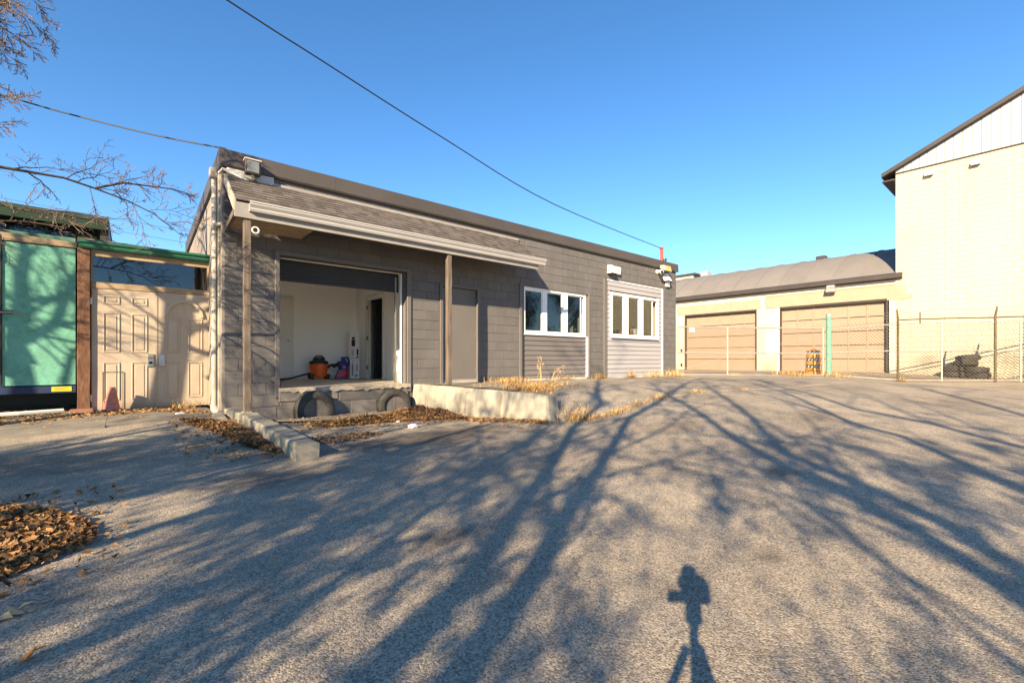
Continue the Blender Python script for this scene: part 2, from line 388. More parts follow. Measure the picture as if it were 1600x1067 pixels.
class MB:
    def __init__(s):
        s.v = []; s.f = []
    def box(s, x0, x1, y0, y1, z0, z1):
        n = len(s.v)
        s.v += [(x0, y0, z0), (x1, y0, z0), (x1, y1, z0), (x0, y1, z0), (x0, y0, z1), (x1, y0, z1), (x1, y1, z1), (x0, y1, z1)]
        s.f += [tuple(n + i for i in q) for q in ((0, 3, 2, 1), (4, 5, 6, 7), (0, 1, 5, 4), (1, 2, 6, 5), (2, 3, 7, 6), (3, 0, 4, 7))]
        return s
    def hexa(s, pts):
        """eight corners, bottom ring then top ring"""
        n = len(s.v); s.v += [tuple(p) for p in pts]
        s.f += [tuple(n + i for i in q) for q in ((0, 3, 2, 1), (4, 5, 6, 7), (0, 1, 5, 4), (1, 2, 6, 5), (2, 3, 7, 6), (3, 0, 4, 7))]
        return s
    def poly(s, pts):
        n = len(s.v); s.v += [tuple(p) for p in pts]; s.f.append(tuple(range(n, n + len(pts)))); return s
    def prism(s, prof, axis, a0, a1):
        """closed outline (p, q) swept along an axis: 'x' takes (y, z), 'y' takes (x, z), 'z' takes (x, y)"""
        n = len(s.v); k = len(prof)
        for a in (a0, a1):
            for p, q in prof:
                s.v.append((a, p, q) if axis == 'x' else (p, a, q) if axis == 'y' else (p, q, a))
        for i in range(k):
            j = (i + 1) % k
            s.f.append((n + i, n + j, n + k + j, n + k + i))
        s.f.append(tuple(range(n + k - 1, n - 1, -1))); s.f.append(tuple(range(n + k, n + 2 * k)))
        return s
    def tube(s, pts, rad, k=6, cap=True):
        pts = [Vector(p) for p in pts]; m = len(pts)
        if not hasattr(rad, '__len__'): rad = [rad] * m
        n = len(s.v); ref = None
        for i, p in enumerate(pts):
            d = (pts[min(i + 1, m - 1)] - pts[max(i - 1, 0)]).normalized()
            if ref is None:
                ref = d.orthogonal().normalized()
            else:
                ref = (ref - d * ref.dot(d))
                ref = ref.normalized() if ref.length > 1e-6 else d.orthogonal().normalized()
            b = d.cross(ref)
            for j in range(k):
                a = 2 * math.pi * j / k
                s.v.append(tuple(p + (ref * math.cos(a) + b * math.sin(a)) * rad[i]))
        for i in range(m - 1):
            for j in range(k):
                j2 = (j + 1) % k
                s.f.append((n + i * k + j, n + i * k + j2, n + (i + 1) * k + j2, n + (i + 1) * k + j))
        if cap:
            s.f.append(tuple(range(n + k - 1, n - 1, -1))); s.f.append(tuple(range(n + (m - 1) * k, n + m * k)))
        return s
    def lathe(s, prof, c=(0, 0, 0), k=24, axis='z', a0=0.0, a1=None):
        full = a1 is None
        a1 = a0 + 2 * math.pi if full else a1
        n = len(s.v); cols = k if full else k + 1
        for i in range(cols):
            a = a0 + (a1 - a0) * i / k
            for r, h in prof:
                x, y = r * math.cos(a), r * math.sin(a)
                q = (x, y, h) if axis == 'z' else (x, h, y) if axis == 'y' else (h, x, y)
                s.v.append((c[0] + q[0], c[1] + q[1], c[2] + q[2]))
        m = len(prof)
        for i in range(k):
            i2 = (i + 1) % cols
            for j in range(m - 1):
                s.f.append((n + i * m + j, n + i2 * m + j, n + i2 * m + j + 1, n + i * m + j + 1))
        return s
    def mesh(s, name, org=(0, 0, 0), smooth=False):
        me = bpy.data.meshes.new(name)
        o = Vector(org)
        me.from_pydata([tuple(Vector(p) - o) for p in s.v], [], s.f)
        me.validate()
        bm = bmesh.new(); bm.from_mesh(me); bmesh.ops.recalc_face_normals(bm, faces=bm.faces); bm.to_mesh(me); bm.free()
        if smooth:
            me.polygons.foreach_set('use_smooth', [True] * len(me.polygons))
            me.set_sharp_from_angle(angle=R(40))
        return me
    def build(s, name, m, parent=None, org=None, smooth=False, kind=None, bevel=0.0, seg=1):
        og = ORG[parent.name] if parent is not None else Vector(org or (0, 0, 0))
        o = link(name, s.mesh(name, og, smooth), m, og, parent, kind)
        if bevel:
            b = o.modifiers.new('edge', 'BEVEL'); b.width = bevel; b.segments = seg; b.limit_method = 'ANGLE'
        return o

def bx(*a): return MB().box(*a)

def part_copy(src, parent, name=None, loc=None, rot=None, scale=None):
    o = src.copy()
    if name: o.name = name
    COL.objects.link(o)
    o.parent = parent
    if loc is not None: o.location = loc
    if rot is not None: o.rotation_euler = rot
    if scale is not None: o.scale = scale
    return o

def copy_tree(o, parent=None):
    c = o.copy(); COL.objects.link(c)
    if parent is not None: c.parent = parent
    for ch in list(o.children): copy_tree(ch, c)
    return c

def fast_mesh(name, V, F):
    V = np.asarray(V, dtype=np.float32); F = np.asarray(F, dtype=np.int32)
    me = bpy.data.meshes.new(name)
    me.vertices.add(len(V)); me.vertices.foreach_set('co', V.ravel())
    k = F.shape[1]
    me.loops.add(F.size); me.loops.foreach_set('vertex_index', F.ravel())
    me.polygons.add(len(F))
    me.polygons.foreach_set('loop_start', np.arange(0, F.size, k, dtype=np.int32))
    me.polygons.foreach_set('loop_total', np.full(len(F), k, dtype=np.int32))
    me.update(calc_edges=True)
    return me

# ------------------------------------------------------------------ terrain
CTRL = [(0, 0, 0), (1.5, 1, 0), (0, 3, .0), (2, 2, .0), (-3, 3, .0), (-1, 2.4, 0), (-3, 6, .10), (-1, 7.8, .16), (-1, 9.6, .235), (0.5, 9.8, .245),
        (-4, 10, .22), (-8, 9, .2), (-8, 3, .05), (1.0, 8.3, .24), (0.9, 7.2, .18), (.9, 5.5, .05), (1.7, 8.6, .10), (4.3, 8.6, .09), (3, 7.6, .105), (1.6, 5, .04),
        (3, 5, .07), (4.7, 6.3, .09), (5.0, 4.75, .18), (4.0, 3, .05), (6.68, 4.3, .385), (8.97, 4.4, .465), (6, 2.5, .19), (9, 2, .28), (14, 3.6, .475),
        (19, 4.8, .49), (19.6, 3.2, .36), (21.3, 1.1, .37), (24, 2, .46), (24, 5, .58), (24, 10, .56), (15.4, 8.8, .53), (12, 6.5, .36), (8, 6.5, .32), (20, 9, .53),
        (11, .3, .27), (16, 0.5, .32), (7.4, .2, .14), (3.4, 0, .02), (10, -4, .2), (20, -5, .35), (0, -5, 0), (-8, -5, .0), (5, 12, .1), (12, 12, .3), (18, 13, .5), (-5, 14, .3), (0, 13, .25), (3, -2, 0), (-4, 0, 0)]
_C = np.array(CTRL, float)
def _tps(d):
    d = np.maximum(d, 1e-6); return d * d * np.log(d)
_n = len(_C)
_A = np.zeros((_n + 3, _n + 3))
_D = np.hypot(_C[:, None, 0] - _C[None, :, 0], _C[:, None, 1] - _C[None, :, 1])
_A[:_n, :_n] = _tps(_D) + np.eye(_n) * 0.12
_A[:_n, _n] = 1; _A[:_n, _n + 1:] = _C[:, :2]; _A[_n, :_n] = 1; _A[_n + 1:, :_n] = _C[:, :2].T
_W = np.linalg.solve(_A, np.concatenate([_C[:, 2], [0, 0, 0]]))
def lot_z(u, v):
    u = np.asarray(u, float); v = np.asarray(v, float)
    uu = np.clip(u, -9, 24); vv = np.clip(v, -5.5, 14)
    d = np.hypot(uu[..., None] - _C[:, 0], vv[..., None] - _C[:, 1])
    z = _tps(d) @ _W[:_n] + _W[_n] + _W[_n + 1] * uu + _W[_n + 2] * vv
    return np.clip(z, -0.05, 0.57)
def lz(u, v): return float(lot_z(u, v))

EDGE = np.array([(4.98, 4.72), (5.6, 4.5), (6.68, 4.37), (8.0, 4.45), (8.97, 4.48), (11, 4.2), (14, 3.68), (16.5, 4.1), (19.3, 4.9)])
def edge_v(u): return np.interp(u, EDGE[:, 0], EDGE[:, 1])
def slab_z(u, v):
    u = np.asarray(u, float); v = np.asarray(v, float)
    ev = edge_v(u); zb = lot_z(u, ev) + 0.016
    t = np.clip((v - ev) / np.interp(u, [5, 7, 9, 20], [0.9, 1.2, 1.6, 1.6]), 0, 1); t = t * t * (3 - 2 * t)
    top = np.interp(u, [4.5, 9, 14, 20], [.585, .572, .53, .535])
    return zb + (np.maximum(top, zb) - zb) * t
def sz(u, v): return float(slab_z(u, v))
def gz(u, v):
    """walking height: the raised slab where it lies, else the lot"""
    if 5.0 < u < 19.3 and edge_v(u) <= v <= (8.5 if u < 14.75 else 9.6): return sz(u, v)
    return lz(u, v)

def grid_obj(name, us, vs, zf, m, kind='structure', label=None):
    U, Vv = np.meshgrid(us, vs)
    Z = zf(U, Vv)
    V = np.stack([U, Vv, Z], -1).reshape(-1, 3)
    nu = len(us); nv = len(vs)
    i = np.arange(nu - 1)[None, :] + np.arange(nv - 1)[:, None] * nu
    F = np.stack([i, i + 1, i + 1 + nu, i + nu], -1).reshape(-1, 4)
    me = fast_mesh(name, V, F)
    me.polygons.foreach_set('use_smooth', [True] * len(me.polygons))
    return link(name, me, m, None, None, kind)

us = np.unique(np.concatenate([np.linspace(-200, -10, 12), np.arange(-10, 26, .25), np.linspace(26, 240, 12)]))
vs = np.unique(np.concatenate([np.linspace(-200, -6, 12), np.arange(-6, 15, .25), np.linspace(15, 240, 12)]))
lot_noise = lambda u, v: lot_z(u, v) + 0.006 * np.sin(u * 1.7 + 1.3 * np.sin(v * 1.1)) * np.sin(v * 1.9 + u * .4)
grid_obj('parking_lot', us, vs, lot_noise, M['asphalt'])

# raised old asphalt between retaining wall and gate, with a thin front lip
_us = np.concatenate([np.arange(4.98, 14.7, .2), np.arange(14.7, 19.3, .2), [19.3]])
_mb = MB(); rows = 16
for i, u in enumerate(_us):
    ev = float(edge_v(u)); back = 8.56 if u < 14.75 else 9.7
    wig = 0.05 * math.sin(u * 3.1) + 0.04 * math.sin(u * 7.7)
    for j in range(rows + 1):
        t = j / rows
        v = ev + wig * (1 - t) + (back - ev - wig * (1 - t)) * t
        _mb.v.append((u, v, sz(u, v) if j else lz(u, v) + .014))
    _mb.v.append((u, ev + wig - .03, lz(u, ev) - .05))
st = rows + 2
for i in range(len(_us) - 1):
    a = i * st; b = (i + 1) * st
    for j in range(rows): _mb.f.append((a + j, b + j, b + j + 1, a + j + 1))
    _mb.f.append((a + rows + 1, b + rows + 1, b, a))
_mb.build('raised_pavement', M['asphalt_old'], kind='structure', smooth=True)

def sheet(name, poly_fn, nu, nv, m, off=0.006):
    mb = MB()
    for j in range(nv + 1):
        for i in range(nu + 1):
            u, v = poly_fn(i / nu, j / nv); mb.v.append((u, v, lz(u, v) + off))
    for j in range(nv):
        for i in range(nu):
            a = j * (nu + 1) + i; mb.f.append((a, a + 1, a + nu + 2, a + nu + 1))
    return mb.build(name, m, kind='structure', smooth=True)
# concrete strip at the foot of the dock and the pavement before the gate (slabs with open joints)
sheet('dock_apron', lambda s, t: (1.72 + s * 2.82, (7.55 + .25 * s - .1 * math.sin(s * 9)) + t * (8.5 - 7.55 - .25 * s + .1 * math.sin(s * 9))), 24, 6, M['concrete'], 0.02)
_pv = bpy.data.objects.new('sidewalk', None); COL.objects.link(_pv); _pv['kind'] = 'structure'; ORG['sidewalk'] = Vector((0, 0, 0))
for k in range(5):
    u1 = 1.12 - k * 1.35; u0 = u1 - 1.346
    for (v0, v1) in ((8.02 - .06 * k, 8.93), (8.936, 10.12)):
        mb = MB(); n = 5
        for zoff in (-.012, .02):
            for j in range(n + 1):
                for i in range(n + 1):
                    u = u0 + (u1 - u0) * i / n; v = v0 + (v1 - v0) * j / n
                    mb.v.append((u, v, lz(u, v) + zoff + (0.003 if (k + int(v0)) % 2 and zoff > 0 else 0)))
        q = (n + 1) ** 2
        for j in range(n):
            for i in range(n):
                a = q + j * (n + 1) + i; mb.f.append((a, a + 1, a + n + 2, a + n + 1))
        for i in range(n):
            mb.f.append((i, i + 1, q + i + 1, q + i))
            a = i * (n + 1) + n; mb.f.append((a, a + n + 1, q + a + n + 1, q + a))
            a = i * (n + 1); mb.f.append((a + n + 1, a, q + a, q + a + n + 1))
        mb.build('paving_slab', M['concrete_dark'], _pv)

# ------------------------------------------------------------------ main building
VF = 8.5; UL, UR = 1.17, 14.75
FL = 0.61
HOLES = {'dock': (1.98, 4.36, -.2, 2.89), 'door': (5.14, 6.2, -.2, 2.76), 'win_a': (7.50, 10.05, -.2, 2.98), 'win_b': (10.84, 13.9, -.2, 3.50)}
B = thing('block_building', 'low grey painted block building with open loading bay, shingled canopy and two white windows', 'building', (UL, VF, 0.1))

def wall_cells(u0, u1, z0, z1, holes, y0, y1):
    us = sorted({u0, u1} | {h[0] for h in holes} | {h[1] for h in holes})
    zs = sorted({z0, z1} | {max(z0, h[2]) for h in holes} | {h[3] for h in holes})
    mb = MB()
    for a, b in zip(us, us[1:]):
        for c, d in zip(zs, zs[1:]):
            mu, mz = (a + b) / 2, (c + d) / 2
            if any(h[0] < mu < h[1] and h[2] < mz < h[3] for h in holes): continue
            mb.box(a, b, y0, y1, c, d)
    return mb
wall_cells(UL, UR, -.15, 4.43, list(HOLES.values()), VF + .006, VF + .2).build('wall', M['mortar'], B)

def block_mesh(w, h=0.197, d=0.03, c=0.0045):
    mb = MB()
    ring = lambda i, y: [(-w / 2 + i, y, -h / 2 + i), (w / 2 - i, y, -h / 2 + i), (w / 2 - i, y, h / 2 - i), (-w / 2 + i, y, h / 2 - i)]
    mb.v = ring(0, d) + ring(0, c) + ring(c, 0)
    for a in (0, 4):
        for i in range(4):
            j = (i + 1) % 4; mb.f.append((a + i, a + j, a + 4 + j, a + 4 + i))
    mb.f.append((8, 9, 10, 11))
    return mb
BM = {}
CH = 0.203; Z0 = 0.508 - 3 * CH
blocks = []
for ci in range(21):
    zc = Z0 + CH * (ci + .5)
    if zc - CH / 2 > 4.13: break
    cut = sorted([(h[0] - .004, h[1] + .004) for h in HOLES.values() if h[2] < zc < h[3]])
    spans = []; u = UL
    for a, b in cut: spans.append((u, a)); u = b
    spans.append((u, UR))
    off = UL + (0.2 if ci % 2 else 0.4)
    for a, b in spans:
        js = [a]; q = off - .406 * 40
        while q < b:
            if a + .05 < q < b - .05: js.append(q)
            q += .406
        js.append(b)
        for p, r in zip(js, js[1:]):
            if zc < (0.0 if p < 5 else .4): continue
            blocks.append((p + .003, r - .003, zc, ci))
blocks.sort(key=lambda t: (t[0] + t[1]) / 2)
rest = MB()
for i, (p, r, zc, ci) in enumerate(blocks):
    w = round(r - p, 3)
    dv = random.uniform(-.0018, .0018)
    if i < 296:
        if w not in BM:
            BM[w] = block_mesh(w).mesh('block')
        o = link('block', BM[w], M['block'], None, B)
        o.location = Vector(((p + r) / 2, VF - .002 + dv, zc)) - ORG[B.name]
        o.rotation_euler = (random.uniform(-.006, .006), random.uniform(-.003, .003), random.uniform(-.004, .004))
    else:
        m_ = block_mesh(w); n = len(rest.v)
        rest.v += [(x + (p + r) / 2, y + VF - .002 + dv, z + zc) for x, y, z in m_.v]
        rest.f += [tuple(n + q for q in f) for f in m_.f]
rest.build('block_courses', M['block'], B, kind='stuff')

# shell
side = MB()
side.hexa([(UL + .02, VF + .2, -.1), (UL + .2, VF + .2, -.1), (UL + .2, 20, -.1), (UL + .02, 20, -.1), (UL + .02, VF + .2, 4.2), (UL + .2, VF + .2, 4.2), (UL + .2, 20, 3.3), (UL + .02, 20, 3.3)])
side.build('side_wall', M['mortar'], B)
bx(UR - .2, UR - .002, VF + .21, 20, .2, 4.2).build('side_wall', M['block'], B)
bx(UL, UR, 20.01, 20.2, 0, 4.0).build('back_wall', M['block'], B)
MB().hexa([(UL + .03, VF + .2, 4.0), (UR - .03, VF + .2, 4.0), (UR - .03, 20.1, 3.2), (UL + .03, 20.1, 3.2), (UL + .03, VF + .2, 4.25), (UR - .03, VF + .2, 4.25), (UR - .03, 20.1, 3.45), (UL + .03, 20.1, 3.45)]).build('roof', M['roofing'], B)
# vertical grey boards on the left flank
nb = 34
for i in range(nb):
    v0 = VF + .42 + i * .155
    zt = 4.2 - (v0 - VF) * .078
    d = random.uniform(0, .006)
    MB().hexa([(UL - .022 - d, v0, .25), (UL + .02, v0, .25), (UL + .02, v0 + .148, .25), (UL - .022 - d, v0 + .148, .25),
               (UL - .022 - d, v0, zt), (UL + .02, v0, zt), (UL + .02, v0 + .148, zt - .012), (UL - .022 - d, v0 + .148, zt - .012)]).build('cladding_board', M['cladding'], B)
# corner boards and the white pipe
bx(UL - .03, UL + .015, VF + .004, VF + .15, .28, 4.14).build('corner_board', M['cladding'], B, bevel=.004)
bx(UL - .055, UL + .015, VF + .17, VF + .25, .3, 4.1).build('corner_board', M['cream_trim'], B, bevel=.004)
pp = MB().tube([(UL - .085, VF + .34, .34), (UL - .085, VF + .34, 4.06)], .045, 12)
pipe = pp.build('downpipe', M['white_pipe'], B, smooth=True)
MB().box(UL - .16, UL - .01, VF + .26, VF + .41, 4.06, 4.22).build('pipe_head', M['fascia_grey'], pipe, bevel=.01)
MB().tube([(UL - .085, VF + .36, 3.28), (UL - .085, VF + .18, 3.28), (UL - .0, VF + .0, 3.27)], .032, 10).build('pipe_branch', M['white_pipe'], pipe, smooth=True)
MB().tube([(UL - .085, VF + .34, .36), (UL - .085, VF + .32, .30), (UL - .06, VF + .18, .255), (UL - .03, VF + .02, .25)], .062, 12).build('pipe_elbow', M['white_pipe'], pipe, smooth=True)

# parapet flashing: three lengths, with a dark drip lip
zt, zb = 4.455, 4.165
cuts = [UL - .05, 2.9, 5.05, 7.6, 10.2, 12.6, UR + .05]
for a, b in zip(cuts, cuts[1:]):
    MB().prism([(VF - .055, zb), (VF - .075, zb + .03), (VF - .06, zt - .015), (VF - .03, zt), (VF + .16, zt - .02), (VF + .16, zb + .05), (VF - .02, zb + .05)], 'x', a + .0015, b - .0015).build('parapet_flashing', M['fascia'], B)
MB().hexa([(UL - .07, VF - .058, zb), (UL - .02, VF - .058, zb), (UL - .02, 14, 3.74), (UL - .07, 14, 3.74), (UL - .07, VF - .06, zt), (UL - .02, VF - .06, zt), (UL - .02, 14, 4.01), (UL - .07, 14, 4.01)]).build('parapet_flashing', M['fascia'], B)
bx(UR + .005, UR + .055, VF + .17, 19.9, zb, zt - .01).build('parapet_flashing', M['fascia'], B)
bx(UL + .03, 1.88, VF - .05, VF + .0, 4.05, 4.163).build('patch_board', M['off_white'], B, bevel=.004)

# loading bay
bay = MB()
wf = VF - .004
for a, b in ((1.905, 1.98), (4.36, 4.45)): bay.box(a, b, wf - .028, wf + .05, .45, 2.965)
bay.box(1.98, 4.36, wf - .024, wf + .05, 2.89, 2.96)
bay.build('bay_trim', M['grey_paint'], B, bevel=.006)
bx(1.981, 4.359, VF - .03, VF + .2, -.05, .37).build('dock_wall', M['dock_block'], B, bevel=.008)
dw = bpy.data.objects['dock_wall']
for a, b, z0, z1 in ((1.50, 1.93, .09, .30), (1.94, 2.36, .085, .295), (2.37, 2.80, .085, .29), (3.2, 3.7, .10, .33), (3.72, 4.2, .10, .33)):
    bx(a, b, VF - .045, VF - .005, z0, z1).build('block', M['dock_block'], dw, bevel=.008)
bx(1.96, 2.96, VF - .048, VF - .012, .375, .575).build('block', M['dock_block'], dw, bevel=.012)
bx(2.97, 4.37, VF - .042, VF - .012, .34, .575).build('block', M['grey_paint'], dw, bevel=.01)
# rough sill with a broken lower edge
sl = MB(); n = 40
for i in range(n + 1):
    u = 1.95 + (4.42 - 1.95) * i / n; lo = .555 - (random.random() ** 2) * .06
    sl.v += [(u, VF - .065 - random.random() * .008, lo), (u, VF - .066 - random.random() * .006, .602), (u, VF - .05, .614), (u, VF + .25, .614)]
for i in range(n):
    for j in range(3): sl.f.append((i * 4 + j, i * 4 + 4 + j, i * 4 + 5 + j, i * 4 + 1 + j))
sl.build('sill', M['sill'], B)
# white inner frame
fr = MB()
fr.box(1.985, 1.998, VF + .15, VF + .26, .616, 2.878); fr.box(4.30, 4.33, VF + .15, VF + .185, .616, 2.878); fr.box(1.998, 4.30, VF + .16, VF + .185, 2.862, 2.878)
fr.build('bay_frame', M['white'], B, bevel=.004)
for a in (4.235,): bx(a, a + .03, VF + .27, VF + .32, .62, 2.8).build('door_track', M['steel'], B)
# raised sectional door: three narrow sections show under the head
dd = bx(2.0, 4.32, VF + .285, VF + .32, 2.50, 2.895).build('loading_door', M['shutter'], B)
for k in range(7):
    bx(2.003, 4.317, VF + .272, VF + .284, 2.503 + k * .056, 2.552 + k * .056).build('door_slat', M['shutter'], dd, bevel=.005)
# room behind the bay
RV0, RV1, RU0, RU1, RZ = VF + .2, 12.35, 1.42, 4.82, 3.35
bx(UL + .21, UR - .21, VF + .01, 13.5, .2, FL).build('floor', M['room_floor'], B)
bx(RU0, RU1 + .1, RV1, RV1 + .1, FL, RZ).build('room_wall', M['room_wall'], B)
bx(RU0 - .1, RU0, RV0 + .005, RV1 + .1, FL, RZ).build('room_wall', M['room_wall'], B)
side_w = MB().box(RU1, RU1 + .1, 11.62, RV1 - .002, FL, RZ).box(RU1, RU1 + .1, RV0 + .005, 10.66, FL, RZ).box(RU1, RU1 + .1, 10.66, 11.62, 2.66, RZ)
side_w.build('room_wall', M['room_wall'], B)
bx(UL + .21, UR - .21, RV0, 13.5, RZ, RZ + .08).build('ceiling', M['room_wall'], B)
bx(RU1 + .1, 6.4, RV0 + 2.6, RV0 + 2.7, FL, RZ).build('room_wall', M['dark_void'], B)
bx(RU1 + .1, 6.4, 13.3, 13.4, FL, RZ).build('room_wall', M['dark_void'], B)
bx(6.4, 6.5, RV0 + .005, 13.4, FL, RZ).build('room_wall', M['room_shaded'], B)
bx(6.5, UR - .22, 12.6, 12.7, FL, RZ).build('room_wall', M['room_shaded'], B)
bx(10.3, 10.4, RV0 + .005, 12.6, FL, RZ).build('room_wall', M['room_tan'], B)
# door casings
cs = MB().box(RU1 - .02, RU1 - .001, 11.62, 11.70, FL, 2.72).box(RU1 - .02, RU1 - .001, 10.58, 10.66, FL, 2.72).box(RU1 - .02, RU1 - .001, 10.58, 11.70, 2.72, 2.80)
cs.build('door_casing', M['door_white'], B)
hx, hy = RU1 + .03, 11.6
ang = R(41); du, dv = math.cos(ang), math.sin(ang)
leaf = MB().hexa([(hx, hy, FL + .01), (hx + .82 * du, hy + .82 * dv, FL + .01), (hx + .82 * du - .04 * dv, hy + .82 * dv + .04 * du, FL + .01), (hx - .04 * dv, hy + .04 * du, FL + .01),
                  (hx, hy, 2.65), (hx + .82 * du, hy + .82 * dv, 2.65), (hx + .82 * du - .04 * dv, hy + .82 * dv + .04 * du, 2.65), (hx - .04 * dv, hy + .04 * du, 2.65)]).build('room_door', M['door_cream'], B)
leaf['label'] = 'cream inner door standing open'
for z in (.85, 1.62, 2.42): bx(RU1 - .03, RU1 - .005, 11.56, 11.61, z, z + .1).build('hinge', M['brass'], leaf)
MB().lathe([(0, -.035), (.025, -.03), (.028, 0), (.02, .02), (0, .025)], (hx + .76 * du + .03 * dv, hy + .76 * dv - .03 * du, 1.6), 10).build('handle', M['black'], leaf, smooth=True)
# white panelled door in the back wall
rd = bx(2.33, 3.14, RV1 - .035, RV1 - .002, FL + .005, 2.64).build('room_door', M['door_white'], B)
rd['label'] = 'closed white panelled inner door'
for (a, b) in ((2.43, 2.70), (2.78, 3.04)):
    for (z0, z1) in ((.80, 1.42), (1.62, 2.22), (2.32, 2.52)):
        p = MB().box(a, b, RV1 - .041, RV1 - .034, z0, z1).build('door_panel', M['door_white'], rd, bevel=.005)
MB().lathe([(0, -.05), (.02, -.045), (.028, -.02), (.012, 0)], (3.07, RV1 - .04, 1.58), 10, 'y').build('handle', M['steel'], rd, smooth=True)
MB().box(3.145, 3.20, RV1 - .025, RV1 - .002, FL, 2.66).box(2.26, 2.325, RV1 - .025, RV1 - .002, FL, 2.66).box(2.26, 3.20, RV1 - .025, RV1 - .002, 2.66, 2.73).build('door_casing', M['door_white'], B)
bx(RU0 + .01, 2.25, RV1 - .012, RV1 - .001, FL, .70).build('baseboard', M['door_white'], B)
bx(3.21, RU1, RV1 - .012, RV1 - .001, FL, .70).build('baseboard', M['door_white'], B)

# canopy
cz1, cz0 = 4.05, 3.43; cv0 = 7.62; cu0, cu1 = 1.2, 7.22
slope = (cz1 - cz0) / (VF - cv0)
can = MB().prism([(VF - .01, cz1 - .03), (cv0, cz0 - .03), (cv0, cz0), (VF - .01, cz1)], 'x', cu0, cu1).build('canopy', M['wood_red'], B)
sh = MB(); rows = 9; L_ = math.hypot(VF - .02 - cv0, cz1 - cz0)
ny, nz = -(cz1 - cz0) / L_, (VF - cv0) / L_
for rI in range(rows):
    t0, t1 = rI / rows, min(1, (rI + 1.15) / rows)
    u = cu0 - .01 - (.15 if rI % 2 else 0)
    while u < cu1:
        a, b = max(u, cu0 - .01), min(u + .148 + random.uniform(-.004, .004), cu1 + .01)
        u += .152
        if b - a < .02: continue
        l0, l1 = .016 + random.uniform(0, .005), .004
        def P(t, l): return (cv0 - .02 + (VF - .015 - cv0) * t + ny * l, cz0 - .012 + (cz1 - cz0) * t + nz * l)
        q = [P(t0, .002), P(t0, l0), P(t1, l1), P(t1, .001)]
        n = len(sh.v)
        for uu in (a, b): sh.v += [(uu, y, z) for y, z in q]
        sh.f += [(n, n + 4, n + 5, n + 1), (n + 1, n + 5, n + 6, n + 2), (n, n + 1, n + 2, n + 3), (n + 4, n + 7, n + 6, n + 5)]
sh.build('shingles', M['shingle'], can, kind='stuff')
bx(cu0, cu1 + .15, VF - .045, VF - .004, cz1 - .02, cz1 + .03).build('flashing', M['fascia_grey'], can, bevel=.006)
u = cu0 + .12
while u < cu1:
    MB().prism([(VF - .01, cz1 - .035), (cv0 + .06, cz0 - .035 + .06 * slope), (cv0 + .06, cz0 - .145 + .06 * slope), (cv0 + .15, cz0 - .19 + .15 * slope), (VF - .01, cz1 - .20)], 'x', u, u + .045).build('rafter', M['wood_red'], can)
    u += .61
bx(cu0, cu1, cv0 + .055, cv0 + .095, cz0 - .24, cz0 - .13).build('beam', M['wood_red'], can, bevel=.004)
bx(cu0 - .02, cu1 + .02, cv0 + .0, cv0 + .03, cz0 - .25, cz0 - .005).build('fascia_board', M['fascia_grey'], can, bevel=.003)
gp = [(cv0 - .002, cz0 - .15), (cv0 - .06, cz0 - .15), (cv0 - .075, cz0 - .12), (cv0 - .075, cz0 - .10), (cv0 - .105, cz0 - .055), (cv0 - .105, cz0 - .03), (cv0 - .115, cz0 - .03), (cv0 - .115, cz0 - .012), (cv0 - .098, cz0 - .012), (cv0 - .098, cz0 - .025), (cv0 - .06, cz0 - .13), (cv0 - .01, cz0 - .13), (cv0 - .002, cz0 - .02)]
MB().prism(gp, 'x', 1.36, 7.40).build('gutter', M['gutter'], can)
# rake boards and the triangular left end
MB().prism([(VF - .02, cz1 - .14), (cv0 + .01, cz0 - .16), (cv0 + .01, cz0 + .005), (VF - .02, cz1 + .015)], 'x', cu0 - .035, cu0 - .005).build('rake_board', M['cream_trim'], can)
MB().prism([(VF - .02, cz1 - .14), (cv0 + .01, cz0 - .16), (cv0 + .01, cz0 + .005), (VF - .02, cz1 + .015)], 'x', cu1 + .005, cu1 + .03).build('rake_board', M['fascia_grey'], can)
MB().hexa([(cu0 - .03, cv0 + .03, cz0 - .22), (cu0 + .01, cv0 + .03, cz0 - .22), (cu0 + .01, VF - .03, cz0 - .30), (cu0 - .03, VF - .03, cz0 - .30), (cu0 - .03, cv0 + .03, cz0 - .13), (cu0 + .01, cv0 + .03, cz0 - .13), (cu0 + .01, VF - .03, cz0 - .20), (cu0 - .03, VF - .03, cz0 - .20)]).build('strut', M['wood_grey'], can)
bx(cu0 + .02, 2.3, cv0 + .11, VF - .08, cz0 - .235, cz0 - .22).build('soffit_board', M['wood_tan'], can)
for k, (pu, zb_) in enumerate(((1.35, .335), (4.86, .60))):
    pm = MB(); n = 14
    for i in range(n + 1):
        z = zb_ + (cz0 - .245 - zb_) * i / n
        j = .004
        for sx, sy in ((-1, -1), (1, -1), (1, 1), (-1, 1)):
            pm.v.append((pu + sx * .048 + random.uniform(-j, j), cv0 + .075 + sy * .048 + random.uniform(-j, j), z))
    for i in range(n):
        for q in range(4): pm.f.append((i * 4 + q, i * 4 + (q + 1) % 4, i * 4 + 4 + (q + 1) % 4, i * 4 + 4 + q))
    pm.f += [(3, 2, 1, 0), tuple(n * 4 + q for q in range(4))]
    pm.build('post', M['wood_grey'], can, bevel=.006)
bx(1.285, 1.415, cv0 + .01, cv0 + .14, .24, .336).build('post_base', M['concrete'], can, bevel=.008)
MB().lathe([(.045 + .012 * math.cos(a), .012 * math.sin(a)) for a in np.linspace(0, 2 * math.pi, 9)], (1.455, cv0 + .03, 3.03), 20, 'y').build('hook_ring', M['off_white'], can, smooth=True)

